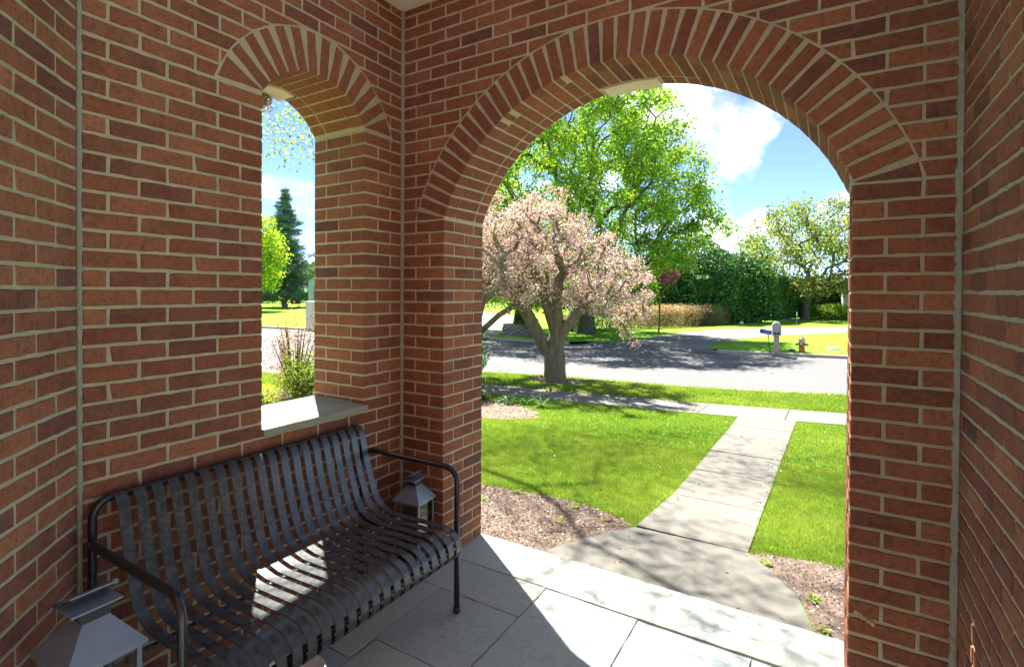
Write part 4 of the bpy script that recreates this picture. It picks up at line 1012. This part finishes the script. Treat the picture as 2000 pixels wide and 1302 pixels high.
# shrubs outside the window
bush('barberry_shrub', 'reddish purple twiggy barberry just outside the arched window', (-5.45, 3.55), (.62, .5, .74), 3000, .035, [(.22, .09, .08), (.36, .20, .17), (.13, .06, .05), (.25, .26, .08)], [.35, .3, .2, .15], 15, 34, lump=.35)
bush('spirea_shrub', 'yellow green feathery shrub in front of the reddish barberry', (-5.05, 3.45), (.46, .45, .42), 5200, .032, [(.22, .34, .05), (.32, .42, .08), (.12, .22, .03)], [.4, .3, .3], 16, 20, lump=.35)
bush('creeping_plant', 'low yellow green plant at the bottom of the window view', (-5.3, 2.85), (.38, .36, .17), 1900, .03, [(.30, .40, .05), (.42, .48, .10)], [.6, .4], 17, 8)
# hostas and daylilies beside the left bed
def clump(name, label, c, n, L, w, seed, cols, cat='plant', group=None, droop=.5):
    root = empty(name, (c[0], c[1], T(c[1]))); tag(root, label, cat, group); r = random.Random(seed); V = []; FC = []; Cc = []
    for i in range(n):
        a = r.uniform(0, 6.28); l = L*r.uniform(.6, 1.1); up = r.uniform(.5, 1.1); col = [x*r.uniform(.8, 1.2) for x in r.choice(cols)]
        prev = None
        for s in range(5):
            t = s/4; rr_ = l*t*.75; z = l*(up*t-droop*t*t); ww = w*math.sin(math.pi*(.12+.86*t)); ca, sa = math.cos(a), math.sin(a)
            V += [(ca*rr_-sa*ww/2, sa*rr_+ca*ww/2, max(.01, z)), (ca*rr_+sa*ww/2, sa*rr_-ca*ww/2, max(.01, z))]; Cc += [col, col]
            if s: k = len(V); FC.append((k-4, k-3, k-1, k-2))
    obj('foliage', np_mesh('foliage', V, FC, M_leaf, np.array(Cc)), root); return root
GG = [(.10, .22, .06), (.16, .30, .10), (.07, .17, .04)]
for i, (x, y, n, L, w) in enumerate(((-2.95, 5.55, 26, .30, .07), (-2.55, 5.62, 30, .26, .09), (-2.12, 5.68, 40, .33, .018), (-1.82, 5.60, 44, .36, .016), (-2.35, 5.45, 30, .24, .02))):
    lb = ['broad leaved hosta nearest the dark shrub', 'broad leaved hosta clump in the middle of the far bed edge', 'narrow leaved daylily clump beside the hostas', 'tallest narrow leaved daylily clump at the right end of the bed', 'short daylily clump in front of the hostas'][i]
    clump('perennial_plant', lb, (x, y), n, L, w, 60+i, GG, group='perennials along the far mulch bed', droop=.75 if w > .05 else .45)
for i, (x, y, lb) in enumerate(((-.25, 1.3, 'weed sprout in the left mulch bed near the pillar'), (.75, 1.52, 'weed sprout where the left bed meets the walk'), (.45, 1.62, 'weed sprout at the grass edge of the left bed'), (1.82, 1.42, 'weed sprout beside the right edge of the pad'), (2.1, 1.1, 'yellowish weed sprout in the right bed'), (2.16, .78, 'weed sprout closest to the stone threshold at right'), (.48, 1.25, 'tiny weed in the middle of the left bed'), (-.1, 1.62, 'weed sprout behind the left pillar corner'))):
    clump('weed_plant', lb, (x, y), 12, .07, .022, 90+i, [(.22, .34, .04), (.34, .40, .06)], group='weeds sprouting in the mulch')
def tulip(x, y, h, lb):
    root = empty('tulip', (x, y, T(y))); tag(root, lb, 'flower', 'red tulips'); mb = MB(); mb.tube([(0, 0, 0), (.01, 0, h*.5), (0, 0, h-.05)], .004, 6); mb.build('stem', simple('tulip_stem', (.10, .22, .04)), root)
    m = MB(); m.lathe([(.004, h-.055), (.024, h-.045), (.030, h-.02), (.024, h+.005), (.016, h+.012)], 8); m.build('flower', M_tul, root)
    l = MB()
    for a in (0, 2.2, 4.1):
        ca, sa = math.cos(a), math.sin(a); l.add([(0, 0, 0), (ca*.05-sa*.015, sa*.05+ca*.015, h*.35), (ca*.09, sa*.09, h*.6), (ca*.05+sa*.015, sa*.05-ca*.015, h*.35)], [(0, 1, 2, 3)])
    l.build('leaf', simple('tulip_leaf', (.09, .2, .05)), root)
M_tul = simple('tulip_red', (.62, .012, .012), .45, .4, 0, .1, 30)
tulip(-3.02, 8.05, .20, 'red tulip at the foot of the crabapple trunk'); tulip(-1.93, 6.2, .24, 'red tulip standing against the sidewalk')

# ------------------------------------------------------------------ bench
bench = empty('slatted_bench', (0, 0, FLOOR)); tag(bench, 'black strap metal bench with tube arms under the arched window', 'bench')
def fillet(P, r, n=6):
    P = [Vector(p) for p in P]; out_ = [P[0]]
    for i in range(1, len(P)-1):
        a, b, c = P[i-1], P[i], P[i+1]; u = (a-b).normalized(); v = (c-b).normalized(); q = min(r, (a-b).length*.45, (c-b).length*.45)
        for k in range(n+1):
            t = k/n; out_.append((b+u*q)*(1-t)**2+b*2*t*(1-t)+(b+v*q)*t*t)
    return out_+[P[-1]]
YR, YLf = -.362, -1.686; zF = 0.038
z_ = lambda z: z-FLOOR
mb = MB(); mb.tube(fillet([(.030, YR, 0), (.034, YR, z_(.772)), (.034, YLf+.03, z_(.772)), (.030, YLf+.03, 0)], .07), .0145, 12); mb.build('back_frame', M_tube, bench)
for yy in (YR, YLf):
    yb = YR if yy == YR else YLf+.03
    mb = MB(); mb.tube(fillet([(.034, yb, z_(.628)), (.12, yy, z_(.652)), (.667, yy, z_(.652)), (.667, yy, .0)], .075), .0140, 14); mb.build('armrest', M_tube, bench)
    ft = MB(); ft.lathe([(.0165, 0), (.018, .006), (.018, .020), (.0145, .026)], 14, (.667, yy, 0)); ft.build('foot_cap', M_frame_dark, bench)
    ft = MB(); ft.lathe([(.0150, 0), (.016, .006), (.016, .020), (.013, .026)], 14, (.030, yb, 0)); ft.build('foot_cap', M_frame_dark, bench)
    mb = MB(); mb.tube([(.034, yb, z_(.262)), (.667, yy, z_(.262))], .0125, 10); mb.build('side_rail', M_tube, bench)
mb = MB(); mb.tube([(.672, YR-.004, z_(.285)), (.672, YLf+.004, z_(.285))], .0135, 12); mb.build('front_rail', M_tube, bench)
mb = MB(); mb.tube([(.30, YR, z_(.330)), (.30, YLf+.02, z_(.330))], .010, 10); mb.build('seat_rail', M_black, bench)
prof = [(.030, .776), (.050, .776), (.068, .760), (.082, .725), (.113, .608), (.150, .507), (.176, .447), (.205, .408), (.252, .381), (.300, .371), (.339, .368), (.488, .374), (.600, .377), (.648, .372), (.686, .352), (.705, .322), (.708, .290), (.697, .262), (.676, .250), (.655, .258), (.648, .274)]
def smooth_prof(P, n=4):
    out_ = []
    for i in range(len(P)-1):
        p0 = Vector(P[max(i-1, 0)]); p1 = Vector(P[i]); p2 = Vector(P[i+1]); p3 = Vector(P[min(i+2, len(P)-1)])
        for k in range(n):
            t = k/n; out_.append(.5*((2*p1)+(p2-p0)*t+(2*p0-5*p1+4*p2-p3)*t*t+(3*p1-p0-3*p2+p3)*t**3))
    return out_+[Vector(P[-1])]
SP = smooth_prof(prof)
def slat_mesh():
    w, th = .0195, .0055; vs = []; n = len(SP)
    for i, p in enumerate(SP):
        t = (SP[min(i+1, n-1)]-SP[max(i-1, 0)]).normalized(); nn = Vector((-t.y, t.x))
        if nn.y < 0 and i < 12: pass
        for (s, q) in ((-1, 0), (-1, 1), (1, 1), (1, 0)):
            e = .0012 if q == 0 else 0
            vs.append((p.x-nn.x*th*q*-1, s*(w-e), p.y+nn.y*th*q-FLOOR))
    fs = [(i*4+j, i*4+(j+1) % 4, (i+1)*4+(j+1) % 4, (i+1)*4+j) for i in range(n-1) for j in range(4)]+[(0, 1, 2, 3), tuple((n-1)*4+k for k in (3, 2, 1, 0))]
    b = bmesh.new(); bv = [b.verts.new(v) for v in vs]
    for f in fs: b.faces.new([bv[i] for i in f])
    bmesh.ops.recalc_face_normals(b, faces=b.faces)
    me = bpy.data.meshes.new('slat'); b.to_mesh(me); b.free(); me.materials.append(M_black)
    for p in me.polygons: p.use_smooth = True
    me.set_sharp_from_angle(angle=R_(40)); return me
SM = slat_mesh()
for i in range(20):
    o = bpy.data.objects.new('slat', SM); o.location = (0, -.412-.0613*i, 0); link(o, bench)

# ------------------------------------------------------------------ lanterns
def lantern(loc, s, rz, label, h=.375):
    root = empty('candle_lantern', loc, rz); tag(root, label, 'lantern', 'metal candle lanterns'); root.scale = (s, s, s)
    w = .080
    f = MB(); t = .007
    f.box((-w-.006, -w-.006, 0), (w+.006, w+.006, .022))
    f.build('base', M_galv, root, .0015)
    for sx in (-1, 1):
        for sy in (-1, 1):
            c = MB(); x0, x1 = sorted((sx*w, sx*(w-t*1.6))); y0, y1 = sorted((sy*w, sy*(w-t*1.6))); c.box((x0, y0, .022), (x1, y1, h)); c.build('corner_post', M_galv, root)
    for k in range(4):
        Mr = Matrix.Rotation(k*math.pi/2, 4, 'Z'); g = MB(); g.box((-w+t*1.7, w-.005, .028), (w-t*1.7, w-.0035, h-.008), 0, Mr); g.build('pane', M_glass, root)
        r = MB(); r.box((-w+t*1.6, w-t, h-.014), (w-t*1.6, w-.001, h), 0, Mr); r.build('top_rail', M_galv, root)
        r = MB(); r.box((-w+t*1.6, w-t, .022), (w-t*1.6, w-.001, .034), 0, Mr); r.build('bottom_rail', M_galv, root)
    e = w+.010; n = .030; z1, z2 = h, h+.075
    rf_ = MB(); rf_.add([(-e, -e, z1), (e, -e, z1), (e, e, z1), (-e, e, z1), (-n, -n, z2), (n, -n, z2), (n, n, z2), (-n, n, z2)], [(0, 1, 5, 4), (1, 2, 6, 5), (2, 3, 7, 6), (3, 0, 4, 7), (4, 5, 6, 7)])
    rf_.add([(-e, -e, z1-.010), (e, -e, z1-.010), (e, e, z1-.010), (-e, e, z1-.010), (-e, -e, z1), (e, -e, z1), (e, e, z1), (-e, e, z1)], [(0, 1, 5, 4), (1, 2, 6, 5), (2, 3, 7, 6), (3, 0, 4, 7), (3, 2, 1, 0)])
    rf_.build('roof', M_galv, root, .0008)
    nk = MB(); nk.add([(-n, -n, z2), (n, -n, z2), (n, n, z2), (-n, n, z2), (-n*.9, -n*1.4, z2+.028), (n*.9, -n*1.4, z2+.028), (n*.9, n*1.4, z2+.028), (-n*.9, n*1.4, z2+.028)], [(0, 1, 5, 4), (1, 2, 6, 5), (2, 3, 7, 6), (3, 0, 4, 7)]); nk.build('chimney', M_frame_dark, root)
    cp = MB(); cp.box((-.040, -.056, z2+.028), (.040, .056, z2+.033)); cp.build('cap', M_galv, root, .001)
    hd = MB(); hd.tube([(-.030, -.064, z2+.043), (-.030, .064, z2+.043)], .0055, 8); 
    hd.build('handle_bar', M_frame_dark, root)
    kn = MB(); kn.lathe([(.003, -.004), (.008, 0), (.008, .008), (.003, .012)], 8, M=Matrix.Translation((-.030, .066, z2+.043)) @ Matrix.Rotation(-math.pi/2, 4, 'X')); kn.build('knob', M_galv, root)
    lv = MB(); Mh = Matrix.Translation((-.030, 0, z2+.046)) @ Matrix.Rotation(R_(-22), 4, 'Y'); lv.box((0, -.050, -.002), (.052, .050, .002), 0, Mh); lv.build('handle_plate', M_galv, root, .0008)
    cd = MB(); cd.lathe([(.034, .024), (.036, .03), (.036, .20), (.030, .205), (.006, .200)], 20); cd.build('candle', M_candle, root)
lantern((.195, -.112, FLOOR), 1.0, R_(6), 'grey metal lantern standing in the corner behind the bench')
lantern((.425, -1.815, FLOOR), 1.155, R_(2), 'larger grey metal lantern at the near left end of the bench', .468)
# pale corner of a paper or tray poking out under the bench
pp = MB(); pp.add([(.40, -1.02, FLOOR+.012), (.47, -1.03, FLOOR+.03), (.55, -1.30, FLOOR+.022), (.35, -1.28, FLOOR+.004)], [(0, 1, 2, 3)])
pm = pp.mesh('ceramic_dish', M_white)
ds = MB(); ds.lathe([(.05, .0), (.10, .004), (.125, .034), (.128, .036), (.122, .034), (.098, .010), (.0, .006)], 28, (.400, -1.105, FLOOR)); do = ds.build('saucer', M_white); tag(do, 'white saucer on the stone floor under the bench', 'saucer')

# ------------------------------------------------------------------ bird's nest under the window keystone
ns = empty('bird_nest', (-TH-.10, -.70, 2.575)); tag(ns, "ragged bird's nest of twigs lodged under the window keystone", 'nest')
mb = MB(); rr = random.Random(3)
for i in range(420):
    a = rr.uniform(0, 6.28); r = .085*rr.uniform(.5, 1.1); z = rr.uniform(-.045, .07); b = a+rr.uniform(.4, 1.2); e = rr.uniform(-.03, .03)
    mb.tube([(r*math.cos(a), r*1.7*math.sin(a), z), (r*1.1*math.cos((a+b)/2), r*1.8*math.sin((a+b)/2), z+e*.5), (r*math.cos(b), r*1.7*math.sin(b), z+e)], .0024, 3, cap=False)
mb.build('twig_wall', simple('nest_twig', (.40, .32, .20), .9, .1, 0, .4, 40), ns)
mb = MB(); mb.lathe([(.02, -.05), (.07, -.03), (.085, .03), (.07, .06)], 14); o = mb.build('mud_cup', simple('nest_mud', (.32, .27, .19), .95, .05, 0, .3, 50, .01), ns); o.scale = (1, 1.6, 1)

# ------------------------------------------------------------------ street furniture
mbx = empty('mailbox', (.62, 18.86, T(19)), R_(6)); tag(mbx, 'white plastic post mailbox with a rounded top at the kerb', 'mailbox')
M_mw = simple('mailbox_plastic', (.44, .40, .33), .5, .4, 0, .08, 8); M_mg = simple('mailbox_door', (.33, .33, .33), .5, .4, 0, .1, 8)
m = MB(); m.box((-.085, -.085, 0), (.085, .085, .64)); m.build('post', simple('mailbox_post', (.42, .36, .28), .7, .2, 0, .15, 14), mbx, .006)
def arch_prism(mb, w, z0, z1, y0, y1, n=12):
    P = [(-w, z0), (w, z0), (w, z1)]+[(w*math.cos(math.pi*i/n), z1+w*math.sin(math.pi*i/n)) for i in range(1, n)]+[(-w, z1)]
    k = len(P); mb.add([(p[0], y0, p[1]) for p in P]+[(p[0], y1, p[1]) for p in P], [tuple(range(k)), tuple(range(k, 2*k))[::-1]]+[(i, k+i, k+(i+1) % k, (i+1) % k) for i in range(k)])
m = MB(); arch_prism(m, .135, .62, .94, -.26, .26); m.build('housing', M_mw, mbx)
m = MB(); arch_prism(m, .100, .76, .92, -.275, -.262); m.build('door', M_mg, mbx)
m = MB(); m.box((-.100, -.272, .655), (.100, -.262, .70)); m.build('paper_slot', M_dark, mbx)
for sx in (-.055, .055):
    m = MB(); m.box((sx-.04, -.272, .712), (sx+.04, -.262, .738)); m.build('slot', M_dark, mbx)
nb = empty('newspaper_box', (.40, 18.95, T(19)), R_(8)); tag(nb, 'blue newspaper tube on a thin leaning pole beside the mailbox', 'newspaper box')
m = MB(); m.tube([(.03, 0, 0), (-.045, 0, .64)], .014, 8); m.build('pole', M_frame_dark, nb)
m = MB(); Mt = Matrix.Translation((-.09, 0, .71)) @ Matrix.Rotation(R_(10), 4, 'Y')
x0, x1 = -.20, .15
m.box((x0, -.10, -.07), (x1, -.092, .07), 0, Mt); m.box((x0, .092, -.07), (x1, .10, .07), 0, Mt); m.box((x0, -.092, .062), (x1, .092, .07), 0, Mt); m.box((x0, -.092, -.07), (x1, .092, -.062), 0, Mt); m.box((x1-.01, -.092, -.062), (x1, .092, .062), 0, Mt)
m.build('tube', simple('newspaper_blue', (.02, .05, .22), .45, .4, 0, .1, 10), nb)
m = MB(); m.box((-.10, -.104, -.045), (.10, -.1015, .045), 0, Mt); m.build('label_panel', simple('newspaper_label', (.10, .17, .30), .5, .3, 0, .3, 25), nb)
hy = empty('fire_hydrant', (1.34, 19.75, T(19.75)), R_(-8)); tag(hy, 'small orange fire hydrant with a silver bonnet on the island lawn', 'fire hydrant')
M_hr = simple('hydrant_orange', (.42, .16, .065), .55, .4, 0, .25, 14); M_hs = simple('hydrant_silver', (.42, .36, .28), .45, .4, .3, .2, 14)
m = MB(); m.lathe([(.13, 0), (.13, .03), (.095, .035), (.09, .30), (.105, .305), (.105, .33), (.09, .335)], 18); m.build('barrel', M_hr, hy)
m = MB(); m.lathe([(.11, .335), (.112, .36), (.10, .44), (.07, .50), (.03, .52), (.028, .56), (.01, .57)], 18); m.build('bonnet', M_hs, hy)
for rz, r_, L_ in ((math.pi/2, .048, .19), (-math.pi/2, .048, .19), (math.pi, .06, .17)):
    m = MB(); Mh = Matrix.Rotation(rz, 4, 'Z') @ Matrix.Translation((0, 0, .27)) @ Matrix.Rotation(-math.pi/2, 4, 'X')
    m.lathe([(r_*.8, .05), (r_*.8, L_-.05), (r_*1.15, L_-.045), (r_*1.1, L_), (r_*.4, L_+.005), (r_*.35, L_+.03)], 12, M=Mh); m.build('outlet_cap', M_hs if r_ < .05 else M_hr, hy)
vb = MB(); vb.lathe([(.12, 0), (.12, .03), (.10, .05), (.03, .055)], 14, (1.02, 20.1, T(20))); o = vb.build('valve_cover', M_dark); tag(o, 'low black valve cover just left of the hydrant', 'valve cover')
dc = MB(); dc.lathe([(.24, 0), (.24, .03), (.20, .07), (.08, .085)], 18, (2.25, 21.6, T(21))); o = dc.build('utility_lid', simple('utility_lid', (.42, .58, .62), .5, .4)); tag(o, 'pale blue round utility lid on the lawn right of the hydrant', 'utility lid')
st = empty('marker_stake', (.80, 28.4, T(28))); tag(st, 'thin driveway marker stake with a white top on the far lawn', 'stake'); m = MB(); m.tube([(0, 0, 0), (0, 0, .95)], .008, 6); m.build('rod', simple('stake_grey', (.3, .35, .3)), st); m = MB(); m.tube([(0, 0, .95), (0, 0, 1.16)], .016, 6); m.build('reflector', M_white, st)
sb = MB(); sb.lathe([(.10, 0), (.14, .05), (.13, .16), (.05, .20)], 12, (-2.75, 37.2, T(37))); o = sb.build('garden_light', M_white); tag(o, 'small white garden light at the foot of the dark hedge', 'garden light')

# stone ring planter
sr = empty('stone_planter', (-10.3, 20.6, T(20))); tag(sr, 'round dry stacked stone planter around the ivy covered tree', 'planter')
M_rock = simple('field_stone', (.27, .235, .19), .9, .2, 0, .45, 6, .01)
rock = []
for k in range(5):
    b = bmesh.new(); bmesh.ops.create_icosphere(b, subdivisions=1, radius=1); r = random.Random(k)
    for v in b.verts: v.co = Vector((v.co.x*.24*r.uniform(.8, 1.1), v.co.y*.13*r.uniform(.8, 1.1), v.co.z*.065*r.uniform(.8, 1.15)))
    me = bpy.data.meshes.new('stone'); b.to_mesh(me); b.free(); me.materials.append(M_rock); rock.append(me)
for c in range(5):
    for i in range(15):
        a = 2*math.pi*(i+.5*(c % 2)+rnd.uniform(-.12, .12))/15; q = .88-.03*c; o = bpy.data.objects.new('stone', rnd.choice(rock)); o.location = (math.cos(a)*q, math.sin(a)*q*.95, .05+c*.105); o.rotation_euler = (rnd.uniform(-.12, .12), rnd.uniform(-.12, .12), a+math.pi/2+rnd.uniform(-.25, .25)); link(o, sr)
m = MB(); m.lathe([(.80, 0), (.80, .48), (.1, .55)], 18); m.build('soil', M_soil, sr)
bush('ivy_plant', 'ivy growing thickly round the trunk inside the stone ring', (-10.3, 20.6), (.36, .36, .98), 3800, .10, [(.05, .13, .02), (.10, .22, .03), (.03, .08, .015)], [.4, .3, .3], 44, 3)
bush('planter_shrub', 'small leafy shrub growing beside the ivy in the stone ring', (-9.7, 20.4), (.5, .45, .5), 1600, .09, [(.10, .20, .03), (.20, .32, .05)], [.5, .5], 45)

# ------------------------------------------------------------------ houses
def siding(name, col):
    s = Mat(name, .7, .25); sp = s.N.new('ShaderNodeSeparateXYZ'); s.L.new(s.tc.outputs['Object'], sp.inputs[0]); f = s.math('FRACT', s.math('MULTIPLY', sp.outputs[2], 7.0))
    s.color(s.ramp(f, [(0, tuple(x*.7 for x in col)), (.08, col), (1, col)])); s.bump(f, .02, .6); return s.m
def house(loc, rz, w, d, h, rh, label, mat, base=.0, shutters=()):
    r = empty('house', loc, rz); tag(r, label, 'house', 'houses across the street')
    m = MB(); z0 = .35
    m.add([(0, 0, z0), (w, 0, z0), (w, d, z0), (0, d, z0), (0, 0, h), (w, 0, h), (w, d, h), (0, d, h)], [(0, 1, 5, 4), (1, 2, 6, 5), (2, 3, 7, 6), (3, 0, 4, 7)])
    m.add([(0, 0, h), (w, 0, h), (w/2, 0, h+rh)], [(0, 1, 2)]); m.add([(0, d, h), (w, d, h), (w/2, d, h+rh)], [(2, 1, 0)]); m.build('wall', mat, r)
    m = MB(); m.box((-.03, -.03, -.3), (w+.03, d+.03, z0)); m.build('foundation', simple('foundation_brick', (.30, .20, .13), .9, .1, 0, .2, 8), r)
    m = MB(); o_ = .35; k = rh/(w/2)
    for sx in (0, 1):
        x0 = -o_ if sx == 0 else w+o_; za = h-o_*k
        m.add([(x0, -o_, za), (w/2, -o_, h+rh), (w/2, d+o_, h+rh), (x0, d+o_, za), (x0, -o_, za+.14), (w/2, -o_, h+rh+.14), (w/2, d+o_, h+rh+.14), (x0, d+o_, za+.14)], [(3, 2, 1, 0), (4, 5, 6, 7), (0, 1, 5, 4), (1, 2, 6, 5), (2, 3, 7, 6), (3, 0, 4, 7)])
    m.build('roof', M_roofs, r)
    for (x, z, ww, hh) in shutters:
        f = MB(); f.box((x-ww/2-.07, -.05, z-.07), (x+ww/2+.07, -.002, z+hh+.07)); fo_ = f.build('window', M_white, r); p = MB(); p.box((x-ww/2, -.062, z), (x+ww/2, -.052, z+hh)); p.build('pane', M_dark, fo_)
        for sx in (-1, 1):
            q = MB(); q.box((x+sx*(ww/2+.3)-.2, -.045, z-.05), (x+sx*(ww/2+.3)+.2, -.003, z+hh+.05)); q.build('shutter', simple('shutter_blue', (.05, .09, .11), .6), r)
    return r
house((-38.35, 31.1, T(31)), R_(30), 9, 9, 3.0, 3.4, 'pale blue sided house with dark shutters beyond the arched window', siding('blue_siding', (.30, .38, .42)), shutters=((1.5, 1.0, .9, 1.4), (4.5, 1.0, .9, 1.4), (7.3, 1.0, .9, 1.4)))
house((3.05, 50.2, T(50)), R_(4), 11, 9, 3.0, 3.0, 'pale grey sided house corner behind the clipped shrubs at right', siding('white_siding', (.42, .43, .41)), shutters=((3.5, 1.0, 1.2, 1.3), (7.5, 1.0, 1.2, 1.3)))
# lamp post, stone pillar, grill outside the window
lp = empty('lamp_post', (-37.2, 29.9, T(29))); tag(lp, 'black lamp post with a glass head in front of the pale blue house', 'lamp post')
m = MB(); m.tube([(0, 0, 0), (0, 0, 1.9)], .05, 8); m.build('post', M_frame_dark, lp); m = MB(); m.lathe([(.06, 1.9), (.16, 2.0), (.18, 2.3), (.16, 2.32)], 8); m.build('lamp_head', simple('lamp_glass', (.55, .6, .6), .2, .5), lp); m = MB(); m.lathe([(.20, 2.32), (.08, 2.46), (.02, 2.55)], 8); m.build('cap', M_frame_dark, lp)
sp_ = empty('stone_pillar', (-21.6, 17.55, T(17))); tag(sp_, 'pale square stone pillar with a flat cap by the far kerb', 'pillar'); m = MB(); m.box((-.28, -.28, 0), (.28, .28, 1.32)); m.build('shaft', M_lime, sp_, .01); m = MB(); m.box((-.34, -.34, 1.32), (.34, .34, 1.48)); m.build('cap', M_lime, sp_, .02)
gr = empty('barrel_grill', (-48.2, 37.5, T(37)), R_(35)); tag(gr, 'black barrel grill on wheels standing beside the spruce', 'grill')
m = MB(); m.lathe([(.05, -.55), (.32, -.5), (.32, .5), (.05, .55)], 14, M=Matrix.Translation((0, 0, .85)) @ Matrix.Rotation(math.pi/2, 4, 'Y')); m.build('drum', M_dark, gr)
for sx in (-.4, .4):
    for sy in (-.25, .25):
        m = MB(); m.tube([(sx, sy, 0), (sx*.8, sy*.5, .7)], .025, 6); m.build('leg', M_dark, gr)
m = MB(); m.lathe([(.04, -.03), (.18, -.03), (.18, .03), (.04, .03)], 14, M=Matrix.Translation((.42, -.3, .18)) @ Matrix.Rotation(math.pi/2, 4, 'X')); m.build('wheel', M_dark, gr)
m = MB(); m.box((-1.0, -.25, .78), (-.56, .25, .82)); m.build('side_shelf', M_dark, gr)

# distant tree belt
Ps = []; rr = np.random.default_rng(8)
for a in np.linspace(R_(78), R_(172), 120):
    d = rr.uniform(92, 125); x, y = CAM.x+d*math.cos(a), CAM.y+d*math.sin(a)
    hh = rr.uniform(2.6, 4.8) if a < R_(130) else rr.uniform(5, 9.5); n = 620; v = rr.normal(size=(n, 3)); v /= np.linalg.norm(v, axis=1, keepdims=True); v *= rr.uniform(.6, 1, (n, 1))
    Ps.append(np.stack([x+v[:, 0]*3.6, y+v[:, 1]*3.2, -.4+hh/2+v[:, 2]*hh/2], 1))
P = np.concatenate(Ps); V, FC, Cc = leaves(P, .75, palette(len(P), [(.09, .18, .03), (.15, .26, .04), (.05, .11, .02), (.2, .3, .06)], [.3, .3, .25, .15]), .7)
o = obj('distant_woods', np_mesh('distant_woods', V, FC, M_leaf, Cc)); tag(o, 'low belt of distant green trees along the horizon', 'woods', kind='stuff')
